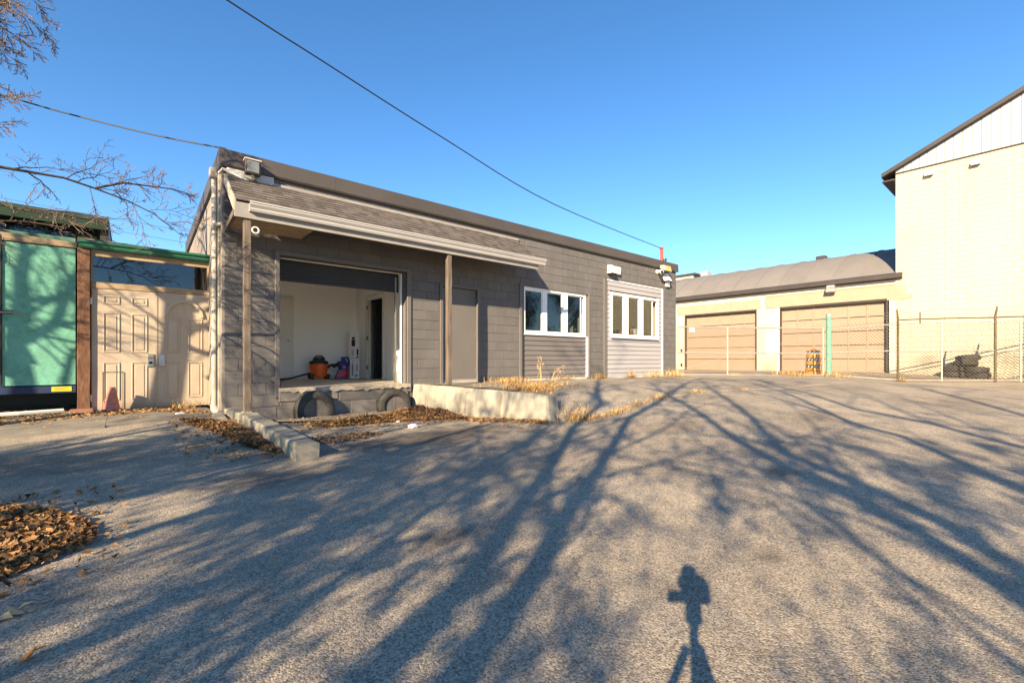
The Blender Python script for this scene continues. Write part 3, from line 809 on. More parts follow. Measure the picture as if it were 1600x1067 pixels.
# side door
dr = bx(5.22, 6.125, VF + .045, VF + .095, .60, 2.69).build('side_door', M['grey_paint'], B, bevel=.004)
fm = MB().box(5.14, 5.215, VF - .03, VF + .12, .55, 2.76).box(6.13, 6.205, VF - .03, VF + .12, .55, 2.76).box(5.215, 6.13, VF - .03, VF + .12, 2.695, 2.76).box(5.215, 6.13, VF - .02, VF + .12, .55, .597)
fm.build('door_frame', M['grey_paint'], B, bevel=.006)
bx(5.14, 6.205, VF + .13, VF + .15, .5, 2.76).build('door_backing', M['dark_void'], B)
for z in (.78, 1.6, 2.4): bx(6.105, 6.128, VF + .025, VF + .05, z, z + .11).build('hinge', M['grey_paint'], dr)
bx(5.25, 5.33, VF + .02, VF + .044, 1.42, 1.66).build('lock_plate', M['grey_paint'], dr, bevel=.005)
bx(5.20, 6.14, VF + .02, VF + .044, .601, .66).build('kick_plate', M['fascia_grey'], dr)

# windows with the siding panels that fill the old openings
def window(u0, u1, z0, z1, y, panes, fw=.075):
    f = MB()
    f.box(u0, u1, y, y + .09, z1 - fw, z1).box(u0, u1, y, y + .09, z0, z0 + fw)
    f.box(u0, u0 + .05, y, y + .09, z0 + fw, z1 - fw).box(u1 - fw, u1, y, y + .09, z0 + fw, z1 - fw)
    ed = []
    for (a, b), (c, d) in zip(panes, panes[1:]): f.box(b, c, y + .006, y + .085, z0 + fw, z1 - fw)
    w = f.build('window', M['white'], B, bevel=.006)
    for a, b in panes:
        i = .022
        s = MB().box(a, b, y + .03, y + .06, z1 - fw - i, z1 - fw).box(a, b, y + .03, y + .06, z0 + fw, z0 + fw + i).box(a, a + i, y + .03, y + .06, z0 + fw + i, z1 - fw - i).box(b - i, b, y + .03, y + .06, z0 + fw + i, z1 - fw - i)
        s.build('sash', M['white'], w)
        bx(a + i, b - i, y + .043, y + .047, z0 + fw + i, z1 - fw - i).build('pane', M['glass'], w)
    bx(u0 - .01, u1 + .005, y - .025, y + .02, z0 - .02, z0 + .012).build('sill', M['white'], w, bevel=.005)
    return w
wa = window(7.605, 9.98, 1.75, 2.95, VF + .03, [(7.655, 8.26), (8.43, 9.02), (9.22, 9.80)])
wb = window(11.04, 13.59, 1.775, 3.13, VF - .05, [(11.12, 11.66), (11.90, 12.48), (12.70, 13.26)], .085)
def siding(u0, u1, z0, z1, rows, y, m, skip=None):
    h = (z1 - z0) / rows
    for r in range(rows):
        a, b = z0 + r * h, z0 + (r + 1) * h
        segs = [(u0, u1)]
        if skip and b > skip[2] + .01 and a < skip[3] - .01: segs = [(u0, skip[0]), (skip[1], u1)]
        for s0, s1 in segs:
            w = random.uniform(-.002, .002)
            MB().prism([(y + .03, a), (y - .016 + w, a), (y - .016 + w, a + .012), (y + .004, b - .006), (y + .004, b), (y + .03, b)], 'x', s0, s1).build('siding_board', m, B)
siding(7.60, 9.985, .585, 1.725, 9, VF + .05, M['siding_dark'])
bx(9.986, 10.04, VF + .01, VF + .09, .57, 1.745).build('trim_strip', M['white'], B)
bx(7.56, 7.597, VF + .02, VF + .09, .57, 2.97).build('trim_strip', M['fascia'], B)
bx(7.60, 9.985, VF + .02, VF + .09, .555, .583).build('trim_strip', M['white'], B)
MB().box(7.50, 7.558, VF + .01, VF + .1, -.1, 2.98).box(10.042, 10.05, VF + .01, VF + .1, -.1, 2.98).build('reveal', M['grey_paint'], B)
bx(7.42, 7.50, VF - .03, VF + .01, .5, 3.0).build('reveal_trim', M['grey_paint'], B, bevel=.005)
bx(10.05, 10.10, VF - .02, VF + .01, .5, 2.99).build('reveal_trim', M['grey_paint'], B, bevel=.004)
siding(10.88, 13.845, .56, 3.46, 21, VF + .01, M['siding_light'], (11.045, 13.585, 1.80, 3.10))
bx(13.846, 13.898, VF - .015, VF + .05, .55, 3.47).build('trim_strip', M['white'], B)
bx(10.87, 13.898, VF - .01, VF + .05, 3.462, 3.498).build('trim_strip', M['white'], B)
bx(10.87, 13.845, VF - .012, VF + .05, .53, .558).build('trim_strip', M['white'], B)
bx(10.72, 10.86, VF - .03, VF + .02, .5, 3.50).build('reveal_trim', M['grey_paint'], B, bevel=.005)
MB().box(7.5, 10.05, VF + .15, VF + .19, .0, 1.74).box(10.84, 13.9, VF + .12, VF + .19, .0, 1.78).build('wall_infill', M['room_tan'], B)
wall_cells(10.84, 13.9, 1.78, 3.5, [(11.06, 13.57, 1.78, 3.1)], VF + .12, VF + .19).build('wall_infill', M['room_tan'], B)

# ---- things fixed to the front of the building
def hood(u, z, label):
    t = thing('vent_hood', label, 'vent', (u, VF, z), 'white vents and boxes on the grey wall')
    MB().hexa([(u - .13, VF - .21, z - .13), (u + .13, VF - .21, z - .13), (u + .13, VF - .012, z - .13), (u - .13, VF - .012, z - .13), (u - .10, VF - .09, z + .13), (u + .10, VF - .09, z + .13), (u + .10, VF - .012, z + .13), (u - .10, VF - .012, z + .13)]).build('hood', M['white'], t, bevel=.008)
    bx(u - .115, u + .115, VF - .19, VF - .02, z - .145, z - .132).build('opening', M['black'], t)
hood(10.99, 3.79, 'white hooded vent left of the grey meter box above the siding')
hood(14.02, 3.90, 'white hooded vent under the amber floodlight near the far corner')
t = thing('meter_box', 'small white box beside the left hooded vent, faint marks on its lid', 'box', (11.33, VF, 3.79), 'white vents and boxes on the grey wall')
bx(11.19, 11.46, VF - .09, VF - .012, 3.68, 3.91).build('lid', M['off_white'], t, bevel=.02, seg=2)
for i in range(2):
    for j in range(3): bx(11.26 + i * .08, 11.30 + i * .08, VF - .093, VF - .089, 3.73 + j * .05, 3.765 + j * .05).build('lid_mark', M['fascia_grey'], t)
t = thing('meter_box', 'small white box hanging below the right hooded vent', 'box', (14.12, VF, 3.68), 'white vents and boxes on the grey wall')
bx(14.02, 14.22, VF - .08, VF - .012, 3.59, 3.77).build('lid', M['off_white'], t, bevel=.008)
bx(14.04, 14.20, VF - .086, VF - .08, 3.61, 3.75).build('cover', M['white'], t, bevel=.004)
t = thing('security_camera', 'small white bullet camera on the wall left of the amber floodlight', 'camera', (13.53, VF, 4.0))
MB().lathe([(0, -.03), (.07, -.025), (.07, 0), (0, 0)], (13.53, VF - .012, 4.04), 14, 'y').build('mount', M['white'], t, smooth=True)
MB().tube([(13.53, VF - .04, 4.04), (13.50, VF - .12, 4.03)], .02, 8).build('neck', M['white'], t)
MB().tube([(13.55, VF - .10, 4.04), (13.43, VF - .26, 3.99)], .065, 14).build('body', M['white'], t, smooth=True)
MB().tube([(13.432, VF - .256, 3.991), (13.42, VF - .272, 3.986)], .05, 14).build('lens', M['black'], t)
t = thing('flood_light', 'rusty floodlight with amber glass high at the far corner of the grey wall', 'light', (13.82, VF, 4.15))
MB().hexa([(13.58, VF - .30, 4.04), (13.98, VF - .30, 4.04), (14.0, VF - .1, 4.14), (13.56, VF - .1, 4.14), (13.58, VF - .26, 4.24), (13.98, VF - .26, 4.24), (14.0, VF - .1, 4.26), (13.56, VF - .1, 4.26)]).build('housing', M['fascia_grey'], t, bevel=.01)
MB().hexa([(13.62, VF - .306, 4.055), (13.94, VF - .306, 4.055), (13.94, VF - .295, 4.055), (13.62, VF - .295, 4.055), (13.62, VF - .272, 4.222), (13.94, VF - .272, 4.222), (13.94, VF - .262, 4.222), (13.62, VF - .262, 4.222)]).build('glass', M['amber'], t)
MB().tube([(13.78, VF - .01, 4.16), (13.78, VF - .13, 4.18)], .03, 8).build('bracket', M['steel'], t)
t = thing('flood_light', 'square grey floodlight with dusty lens above the left end of the canopy', 'light', (1.54, VF - .1, 4.05))
bx(1.43, 1.65, VF - .24, VF - .12, 4.08, 4.31).build('housing', M['dark_metal'], t, bevel=.01)
bx(1.455, 1.625, VF - .25, VF - .238, 4.105, 4.285).build('lens', M['lamp_glass'], t, bevel=.005)
bx(1.42, 1.66, VF - .245, VF - .1, 4.305, 4.325).build('visor', M['gutter'], t)
MB().tube([(1.54, VF - .18, 4.09), (1.55, VF - .16, 4.03), (1.58, VF - .05, 4.02)], .025, 8).build('bracket', M['steel'], t)
bx(1.62, 1.86, VF - .075, VF - .052, 3.985, 4.14).build('back_plate', M['gutter'], t, bevel=.004)
t = thing('conduit', 'old cream cable conduit running along the wall under the left flashing', 'pipe', (1.2, VF - .07, 4.02))
MB().tube([(1.12, VF + .1, 4.1), (1.14, VF - .08, 4.11), (1.4, VF - .085, 4.03), (1.56, VF - .085, 3.97)], .022, 8).build('tube', M['off_white'], t, smooth=True)
MB().tube([(1.52, VF - .085, 3.985), (1.62, VF - .09, 3.945)], .035, 8).build('coupling', M['steel'], t)
t = thing('service_mast', 'red painted cable mast on the roof at the far right corner', 'mast', (14.49, 8.9, 4.2))
MB().tube([(14.49, 8.9, 4.2), (14.49, 8.9, 5.06)], .055, 12).build('pole', M['rust_red'], t, smooth=True)
MB().lathe([(0, .03), (.06, .02), (.066, -.03), (.056, -.03)], (14.49, 8.9, 5.07), 12).build('cap', M['rust_red'], t, smooth=True)
t = thing('vent_stub', 'short black vent stub on the roof beside the red mast', 'vent', (14.68, 8.9, 4.2))
MB().tube([(14.68, 8.9, 4.2), (14.68, 8.9, 4.66)], .06, 10).build('pipe', M['black'], t, smooth=True)
MB().tube([(14.68, 8.9, 4.65), (14.68, 8.9, 4.71)], .075, 10).build('cap', M['black'], t)

# ------------------------------------------------------------------ overhead wires
def wire(name, pts, r, label):
    pts = [Vector(p) for p in pts]; out = []
    for i in range(len(pts) - 1):
        p0 = pts[max(i - 1, 0)]; p1, p2 = pts[i], pts[i + 1]; p3 = pts[min(i + 2, len(pts) - 1)]
        for k in range(6):
            t = k / 6
            out.append(.5 * ((2 * p1) + (-p0 + p2) * t + (2 * p0 - 5 * p1 + 4 * p2 - p3) * t * t + (-p0 + 3 * p1 - 3 * p2 + p3) * t ** 3))
    out.append(pts[-1])
    o = MB().tube(out, r, 6).build(name, M['black'], org=tuple(pts[0]))
    return tag(o, label, 'wire')
wire('overhead_wire', [(14.46, 8.88, 5.04), (8.149, 8.026, 5.0), (4.596, 7.53, 5.37), (2.146, 7.188, 5.70), (.982, 7.026, 5.86), (-5, 6.19, 6.75), (-12.2, 5.2, 7.9)], .0115, 'long black wire sloping down across the sky to the red mast')
wire('overhead_wire', [(1.19, 8.45, 4.45), (.383, 8.9, 4.56), (-.589, 9.44, 4.76), (-1.42, 9.84, 4.95), (-5, 11.75, 5.9), (-8.55, 13.65, 6.95)], .0115, 'black wire from the left edge of the sky to the building corner')
wire('overhead_wire', [(-8.386, 46.37, 12.26), (-2.33, 42.56, 11.1), (4.62, 39.3, 10.12), (14, 35, 9.0)], .012, 'upper of two faint distant wires between the green shed and grey flank')
wire('overhead_wire', [(-8.386, 46.37, 11.24), (-2.33, 42.56, 10.27), (4.62, 39.3, 9.28), (14, 35, 8.2)], .012, 'lower of two faint distant wires between the green shed and grey flank')
for (u, v, h, lab) in ((-12.3, 5.2, 8.6, 'wooden utility pole left of the lot carrying the long wire'), (-8.6, 13.7, 7.6, 'wooden utility pole behind the green container')):
    t = thing('utility_pole', lab, 'pole', (u, v, 0))
    MB().tube([(u, v, -.2), (u, v, h)], [.15, .11], 10).build('pole', M['pole'], t, smooth=True)
    bx(u - .9, u + .9, v - .16, v - .07, h - .8, h - .68).build('crossarm', M['pole'], t)

# ------------------------------------------------------------------ shed with the beige double door
VS = 10.1
S = thing('gate_shed', 'narrow lean-to with beige double door, dark transom and green gutter', 'shed', (-.6, VS, .25))
ps = MB(); n = 10
for i in range(n + 1):
    z = .31 + (2.9 - .31) * i / n
    for sx, sy in ((-.62, VS - .07), (-.465, VS - .07), (-.465, VS + .08), (-.62, VS + .08)):
        ps.v.append((sx + random.uniform(-.004, .004), sy + random.uniform(-.003, .003), z))
for i in range(n):
    for q in range(4): ps.f.append((i * 4 + q, i * 4 + (q + 1) % 4, i * 4 + 4 + (q + 1) % 4, i * 4 + 4 + q))
ps.f += [(3, 2, 1, 0), tuple(n * 4 + q for q in range(4))]
ps.build('post', M['wood_brown'], S, bevel=.006)
def gate_door(u0, u1, zt0, zt1, panels, arch=None):
    d = MB().hexa([(u0, VS - .02, .265), (u1, VS - .02, .265), (u1, VS + .025, .265), (u0, VS + .025, .265), (u0, VS - .02, zt0), (u1, VS - .02, zt1), (u1, VS + .025, zt1), (u0, VS + .025, zt0)]).build('door', M['beige'], S, bevel=.003)
    for a, b, c, e in panels:
        # each moulded panel: a raised rim and a raised field
        rim = MB(); w = .022
        rim.box(a, b, VS - .031, VS - .019, e - w, e).box(a, b, VS - .031, VS - .019, c, c + w).box(a, a + w, VS - .031, VS - .019, c + w, e - w).box(b - w, b, VS - .031, VS - .019, c + w, e - w)
        rim.build('panel_rim', M['beige'], d, bevel=.006)
        bx(a + .045, b - .045, VS - .027, VS - .019, c + .045, e - .045).build('door_panel', M['beige'], d, bevel=.006)
    return d
w_ = .835
d0 = gate_door(-.455, .375, 2.262, 2.275, [(-.315, -.10, 2.02, 2.16), (.045, .26, 2.02, 2.16), (-.315, -.10, 1.22, 1.88), (.045, .26, 1.22, 1.88), (-.315, -.10, .42, 1.06), (.045, .26, .42, 1.06)])
d1 = gate_door(.395, 1.135, 2.275, 2.288, [(.50, .72, 1.22, 1.84), (.83, 1.05, 1.22, 1.84), (.50, .72, .42, 1.06), (.83, 1.05, .42, 1.06)])
d0['label'] = 'left beige door with six moulded panels'; d1['label'] = 'right beige door with an arched top light'
# arched light, boarded, over the right door's panels
ar = MB(); cx_, rz_, rx_ = .775, 1.87, .285
n = 18; outer = [(cx_ + rx_ * math.cos(a), rz_ + .30 * math.sin(a)) for a in np.linspace(0, math.pi, n)]
inner = [(cx_ + (rx_ - .04) * math.cos(a), rz_ + .26 * math.sin(a)) for a in np.linspace(0, math.pi, n)]
for i in range(n - 1):
    q = [outer[i], outer[i + 1], inner[i + 1], inner[i]]
    ar.hexa([(q[0][0], VS - .055, q[0][1]), (q[1][0], VS - .055, q[1][1]), (q[2][0], VS - .055, q[2][1]), (q[3][0], VS - .055, q[3][1]), (q[0][0], VS - .018, q[0][1]), (q[1][0], VS - .018, q[1][1]), (q[2][0], VS - .018, q[2][1]), (q[3][0], VS - .018, q[3][1])])
ar.box(cx_ - rx_, cx_ + rx_, VS - .032, VS - .018, rz_ - .03, rz_ - .002)
ar.build('arch_rim', M['beige'], d1)
fan = MB().poly([(x, VS - .0225, z) for x, z in inner] ).build('arch_light', M['cream_trim'], d1)
# lower left patch panel outlined on the left door
pr = MB(); w = .008
for a, b, c, e in ((-.32, -.06, .28, .90),): pr.box(a, b, VS - .036, VS - .03, e - w, e).box(a, a + w, VS - .036, VS - .03, c, e).box(b - w, b, VS - .036, VS - .03, c, e)
pr.build('patch_seam', M['wood_grey'], d0)
lk = bx(.255, .345, VS - .042, VS - .02, .98, 1.20).build('lock_plate', M['steel'], d0, bevel=.004)
MB().lathe([(0, -.05), (.02, -.046), (.026, -.02), (.014, 0)], (.30, VS - .042, 1.05), 12, 'y').build('handle', M['black'], d0, smooth=True)
bx(.27, .33, VS - .05, VS - .042, 1.12, 1.15).build('hasp', M['brass'], d0)
bx(.41, .50, VS - .042, VS - .02, .99, 1.20).build('lock_plate', M['steel'], d1, bevel=.004)
for z in (.42, 2.0): bx(-.475, -.44, VS - .045, VS - .018, z, z + .11).build('hinge', M['steel'], d0)
bx(.376, .394, VS - .028, VS + .02, .27, 2.27).build('astragal', M['cream_trim'], S)
MB().hexa([(-.462, VS - .03, 2.267), (1.16, VS - .03, 2.293), (1.16, VS + .05, 2.293), (-.462, VS + .05, 2.267), (-.462, VS - .03, 2.372), (1.16, VS - .03, 2.38), (1.16, VS + .05, 2.38), (-.462, VS + .05, 2.372)]).build('header_board', M['wood_tan'], S, bevel=.004)
tw = MB().box(-.462, 1.16, VS - .03, VS + .03, 2.795, 2.895).box(-.462, -.44, VS - .025, VS + .03, 2.375, 2.795).box(1.12, 1.16, VS - .03, VS + .03, 2.382, 2.795).build('transom', M['wood_tan'], S)
bx(-.44, 1.12, VS - .002, VS + .006, 2.376, 2.795).build('pane', M['glass_dark'], tw)
bx(1.138, 1.165, VS - .025, VS + .02, .27, 2.285).build('side_strip', M['cream_trim'], S)
gt = [(VS - .03, 2.90), (VS - .10, 2.90), (VS - .12, 2.93), (VS - .12, 2.955), (VS - .15, 2.985), (VS - .15, 3.02), (VS - .135, 3.02), (VS - .10, 2.95), (VS - .03, 2.95)]
MB().prism(gt, 'x', -.60, 1.15).build('gutter', M['green_trim'], S)
MB().hexa([(-.62, VS - .03, 2.99), (1.15, VS - .03, 2.965), (1.15, 13.4, 3.1), (-.62, 13.4, 3.1), (-.62, VS - .03, 3.075), (1.15, VS - .03, 3.03), (1.15, 13.4, 3.16), (-.62, 13.4, 3.16)]).build('roof', M['wood_grey'], S)
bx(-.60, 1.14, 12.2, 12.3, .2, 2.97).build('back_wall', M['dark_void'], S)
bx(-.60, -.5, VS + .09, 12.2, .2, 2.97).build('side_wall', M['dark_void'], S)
for i in range(3): bx(-.1 + i * .35, .15 + i * .35, 11.2 + .2 * i, 11.5 + .2 * i, 2.2 - i * .1, 2.75 - .1 * i).build('stored_bundle', M['wood_tan'], S, bevel=.03)

# ------------------------------------------------------------------ green cargo container at the left edge
VC = 10.3
C_ = thing('cargo_container', 'old cargo container closed with mint green plywood on a navy steel chassis', 'container', (-2.4, VC, .3))
bx(-3.6, -.66, VC + .06, 15.5, .70, 3.10).build('body', M['green_wall'], C_)
for (a, b) in ((-1.462, -.652), (-2.55, -1.50), (-3.6, -2.56)):
    bx(a, b, VC - .012, VC + .04, .697, 2.905).build('plywood_panel', M['green_ply'], C_, bevel=.004)
MB().box(-1.50, -1.464, VC - .006, VC + .05, .66, 3.1).build('door_gap', M['black'], C_)
MB().hexa([(-3.6, VC - .03, 2.93), (-.64, VC - .03, 2.92), (-.64, VC + .05, 2.92), (-3.6, VC + .05, 2.93), (-3.6, VC - .03, 3.13), (-.64, VC - .03, 3.01), (-.64, VC + .05, 3.01), (-3.6, VC + .05, 3.13)]).build('header_board', M['wood_tan'], C_, bevel=.004)
bx(-3.6, -.645, VC - .03, VC + .12, .565, .682).build('chassis_beam', M['blue_steel'], C_, bevel=.006)
for v_ in (11.8, 13.6): bx(-3.4, -.8, v_, v_ + .15, .5, .70).build('chassis_beam', M['blue_steel'], C_)
st_ = bx(-.93, -.70, VC - .035, VC - .031, .592, .668).build('sticker', M['yellow'], C_)
for k in range(3): bx(-.90, -.90 + (.17, .12, .16)[k], VC - .0365, VC - .0355, .605 + k * .02, .610 + k * .02).build('print', M['ink'], st_)
MB().tube([(-1.50, VC - .03, 1.82), (-1.36, VC - .05, 1.825), (-1.22, VC - .035, 1.80)], .012, 6).build('latch', M['steel'], C_)
bx(-1.52, -1.35, VC - .035, VC - .01, 1.80, 1.85).build('hasp', M['dark_metal'], C_)
for z in (.95, 2.6): MB().tube([(-1.48, VC - .03, z), (-1.48, VC - .03, z + .16)], .016, 6).build('hinge', M['dark_metal'], C_)
MB().tube([(-1.48, VC - .026, .72), (-1.48, VC - .026, 3.0)], .012, 6).build('lock_rod', M['dark_metal'], C_)
for k in range(2): MB().lathe([(.18, -.1), (.40, -.1), (.42, -.05), (.42, .05), (.40, .1), (.18, .1)], (-2.9 + 1.6 * k, 13.0, .62), 18, 'x').build('wheel', M['rubber'], C_, smooth=True)

# green roofed shed behind the container
G_ = thing('roof_shed', 'dark green roofed shed rising behind the container and lean-to', 'shed', (-3, 12, .3))
bx(-9, -.45, 11.8, 17, 1.3, 3.45).build('wall', M['green_wall'], G_)
bx(-9, -.45, 11.8, 17, .1, 1.299).build('shade_block', M['black'], G_)  # black block stands in for the shade under the container
MB().hexa([(-9, 11.35, 3.86), (-.27, 11.35, 3.66), (-.27, 17, 3.8), (-9, 17, 3.9), (-9, 11.35, 3.92), (-.27, 11.35, 3.73), (-.27, 17, 3.9), (-9, 17, 4.0)]).build('roof', M['green_dark'], G_)
MB().hexa([(-9, 11.40, 3.70), (-.30, 11.40, 3.52), (-.30, 11.46, 3.52), (-9, 11.46, 3.70), (-9, 11.36, 3.86), (-.29, 11.36, 3.66), (-.29, 11.44, 3.66), (-9, 11.44, 3.86)]).build('fascia', M['green_dark'], G_)
MB().hexa([(-.40, 11.5, 3.32), (-.28, 11.5, 3.32), (-.28, 14, 3.35), (-.40, 14, 3.35), (-.40, 11.5, 3.66), (-.28, 11.5, 3.66), (-.28, 14, 3.7), (-.40, 14, 3.7)]).build('gable_end', M['dark_metal'], G_)
for a in (-1.9, -1.15, -.75): bx(a, a + .04, 11.74, 11.8, 3.0, 3.5).build('mullion', M['green_dark'], G_)
bx(-1.86, -.79, 11.77, 11.79, 3.2, 3.5).build('window', M['glass_dark'], G_)

# ------------------------------------------------------------------ right: vaulted warehouse
UW = 24.0
W = thing('vaulted_warehouse', 'cream warehouse with arched grey roof and two wide tan dock doors', 'building', (UW, 10, .5))
D2 = (4.28, 8.41); D1 = (9.45, 13.31)
def ucells(v0, v1, z0, z1, holes, x0, x1):
    vs_ = sorted({v0, v1} | {h[0] for h in holes} | {h[1] for h in holes}); zs = sorted({z0, z1} | {h[3] for h in holes})
    mb = MB()
    for a, b in zip(vs_, vs_[1:]):
        for c, d in zip(zs, zs[1:]):
            if any(h[0] < (a + b) / 2 < h[1] and h[2] < (c + d) / 2 < h[3] for h in holes): continue
            mb.box(x0, x1, a, b, c, d)
    return mb
ucells(4.07, 30, .2, 4.56, [(*D2, 0, 3.62), (*D1, 0, 3.60)], UW + .008, UW + .3).build('wall', M['cream_joint'], W)
def course_blocks(v0, v1, z0, z1, holes, mb, x, h=.2, w=.4):
    r = 0; z = z0
    while z < z1 - .02:
        v = v0 - (w / 2 if r % 2 else 0)
        zt = min(z + h, z1)
        while v < v1:
            a, b = max(v, v0), min(v + w, v1)
            for q in holes:
                if q[2] < (z + zt) / 2 < q[3]:
                    if a < q[0] < b: b = q[0]
                    elif a < q[1] < b: a = q[1]
                    elif q[0] <= a and b <= q[1]: a = b
            if b - a > .05:
                g = .005; x_ = x + random.uniform(-.002, .002)
                n = len(mb.v); mb.v += [(x_, a + g, z + g), (x_, b - g, z + g), (x_, b - g, zt - g), (x_, a + g, zt - g), (x + .02, a + g, z + g), (x + .02, b - g, z + g), (x + .02, b - g, zt - g), (x + .02, a + g, zt - g)]
                mb.f += [(n, n + 3, n + 2, n + 1), (n, n + 1, n + 5, n + 4), (n + 1, n + 2, n + 6, n + 5), (n + 2, n + 3, n + 7, n + 6), (n + 3, n, n + 4, n + 7)]
            v += w
        z += h; r += 1
    return mb
L2 = (3.75, 9.05, 3.62, 4.13); L1 = (9.3, 13.75, 3.60, 4.10)
course_blocks(4.07, 16, .4, 4.54, [(*D2, 0, 3.62), (*D1, 0, 3.60), L2, L1], MB(), UW).build('block_courses', M['cream_wall'], W, kind='stuff')
for q, nm in ((L2, 'lintel'), (L1, 'lintel')): bx(UW - .012, UW + .05, q[0], q[1], q[2] + .004, q[3]).build(nm, M['lintel'], W, bevel=.005)
bx(UW - .02, UW + .05, 3.55, 4.35, 3.55, 3.72).build('lintel_end', M['lintel'], W, bevel=.004)
def dock_door(v0, v1, z1, ncol, nrow, label):
    x = UW + .22
    d = bx(x + .01, x + .05, v0, v1, .45, z1).build('dock_door', M['tan_rail'], W)
    d['label'] = label
    w = (v1 - v0) / ncol; h = (z1 - .55) / nrow
    for r in range(nrow):
        for c in range(ncol):
            a, b, e, f = v0 + c * w + .045, v0 + (c + 1) * w - .045, .55 + r * h + .035, .55 + (r + 1) * h - .035
            MB().hexa([(x + .011, a, e), (x + .011, b, e), (x + .03, b, e), (x + .03, a, e), (x + .011, a, f), (x + .011, b, f), (x + .03, b, f), (x + .03, a, f)]).build('door_panel', M['tan_door'], d)
    for r in range(nrow + 1):
        z = .55 + r * h
        bx(x - .028, x + .009, v0, v1, z + .004, z + .05).build('door_rail', M['tan_rail'], d, bevel=.004)
        bx(x - .004, x + .009, v0, v1, z - .022, z + .003).build('shadow_strip', M['dark_metal'], d)  # dark strip stands in for the shadow line between door sections
    for c in range(ncol + 1):
        v = v0 + c * w
        bx(x - .016, x + .008, max(v - .026, v0), min(v + .026, v1), .45, z1).build('door_stile', M['tan_rail'], d)
    fr = MB().box(UW + .03, UW + .2, v0 - .06, v0, .4, z1 + .02).box(UW + .03, UW + .2, v0, v1, z1 - .02, z1 + .06).box(UW + .03, UW + .2, v1, v1 + .03, .4, z1 + .02)
    fr.build('door_frame', M['dark_metal'], d)
dock_door(D2[0] + .1, D2[1] - .04, 3.56, 6, 5, 'larger tan dock door nearest the tall cream building')
dock_door(D1[0] + .06, D1[1] - .04, 3.55, 6, 5, 'tan dock door beside the grey building corner')
bx(UW - .006, UW + .01, 8.52, 9.02, 1.35, 2.58).build('white_patch', M['white'], W)
bx(UW - .01, UW + .05, 13.32, 13.62, .45, 3.55).build('door_jamb', M['cream_wall'], W)
bx(UW - .01, UW + .05, 8.42, 8.52, .45, 3.6).build('door_jamb', M['white'], W)
for z in (.7, 1.5): bx(UW - .05, UW - .012, 13.42, 13.52, z, z + .2).build('conduit_box', M['black'], W)
# arched roof of seamed sheets
Rr = 7.44; uc, zc_ = UW + Rr * math.sin(R(41)), 4.62 - Rr * math.cos(R(41))
def arc(k=16, r=Rr): return [(uc - r * math.sin(a), zc_ + r * math.cos(a)) for a in np.linspace(R(42.5), R(-41), k)]
v = 4.09; i = 0
while v < 32:
    o_ = arc(18, Rr + random.uniform(0, .004)); i_ = arc(18, Rr - .06)
    mb = MB(); n = len(o_)
    for y in (v + .006, v + 1.09): mb.v += [(x, y, z) for x, z in o_] + [(x, y, z) for x, z in i_]
    for j in range(n - 1):
        mb.f += [(j, j + 1, 2 * n + j + 1, 2 * n + j), (j, n + j, n + j + 1, j + 1), (2 * n + j, 2 * n + j + 1, 3 * n + j + 1, 3 * n + j)]
    mb.build('roof_sheet', M['vault'], W, smooth=True)
    sm = MB(); o2 = arc(18, Rr + .03)
    for y in (v - .02, v + .02): sm.v += [(x, y, z) for x, z in o2] + [(x, y, z) for x, z in i_]
    for j in range(n - 1):
        sm.f += [(j, j + 1, 2 * n + j + 1, 2 * n + j), (j, n + j, n + j + 1, j + 1), (2 * n + j, 2 * n + j + 1, 3 * n + j + 1, 3 * n + j)]
    if i: sm.build('roof_seam', M['vault'], W)
    v += 1.1; i += 1
MB().prism([(UW - .005, 4.40), (UW - .13, 4.40), (UW - .17, 4.44), (UW - .17, 4.60), (UW - .15, 4.60), (UW - .02, 4.66), (UW - .005, 4.62)], 'y', 3.85, 30).build('gutter', M['dark_metal'], W)
MB().prism([(UW - .005, 4.30), (UW - .05, 4.30), (UW - .05, 4.398), (UW - .005, 4.398)], 'y', 4.07, 30).build('fascia', M['fascia'], W)
bx(uc - .9, uc - .5, 7.6, 8.05, zc_ + Rr - .15, zc_ + Rr + .15).build('roof_vent', M['dark_metal'], W, bevel=.03)
bx(UW + 9.4, UW + 9.7, 4.1, 30, .3, 4.6).build('back_wall', M['cream_wall'], W)
t = thing('flood_light', 'grey floodlight over the larger tan dock door', 'light', (UW, 6.27, 4.2))
MB().hexa([(UW - .34, 6.10, 4.10), (UW - .14, 6.10, 4.02), (UW - .14, 6.44, 4.02), (UW - .34, 6.44, 4.10), (UW - .28, 6.10, 4.26), (UW - .08, 6.10, 4.24), (UW - .08, 6.44, 4.24), (UW - .28, 6.44, 4.26)]).build('housing', M['fascia_grey'], t, bevel=.015)
MB().hexa([(UW - .30, 6.12, 4.262), (UW - .06, 6.12, 4.242), (UW - .06, 6.42, 4.242), (UW - .30, 6.42, 4.262), (UW - .26, 6.12, 4.40), (UW - .06, 6.12, 4.40), (UW - .06, 6.42, 4.40), (UW - .26, 6.42, 4.40)]).build('ballast', M['galv'], t, bevel=.02)
t = thing('wall_sign', 'small white square notice on the left tan dock door', 'sign', (UW + .2, 12.95, 2.65))
bx(UW + .17, UW + .185, 12.80, 13.10, 2.63, 2.93).build('board', M['white'], t)
MB().lathe([(.065, -.002), (.085, -.002)], (UW + .168, 12.95, 2.78), 20, 'x').build('ring', M['ink'], t)
bx(UW + .1665, UW + .169, 12.91, 12.99, 2.765, 2.795).build('mark', M['ink'], t)

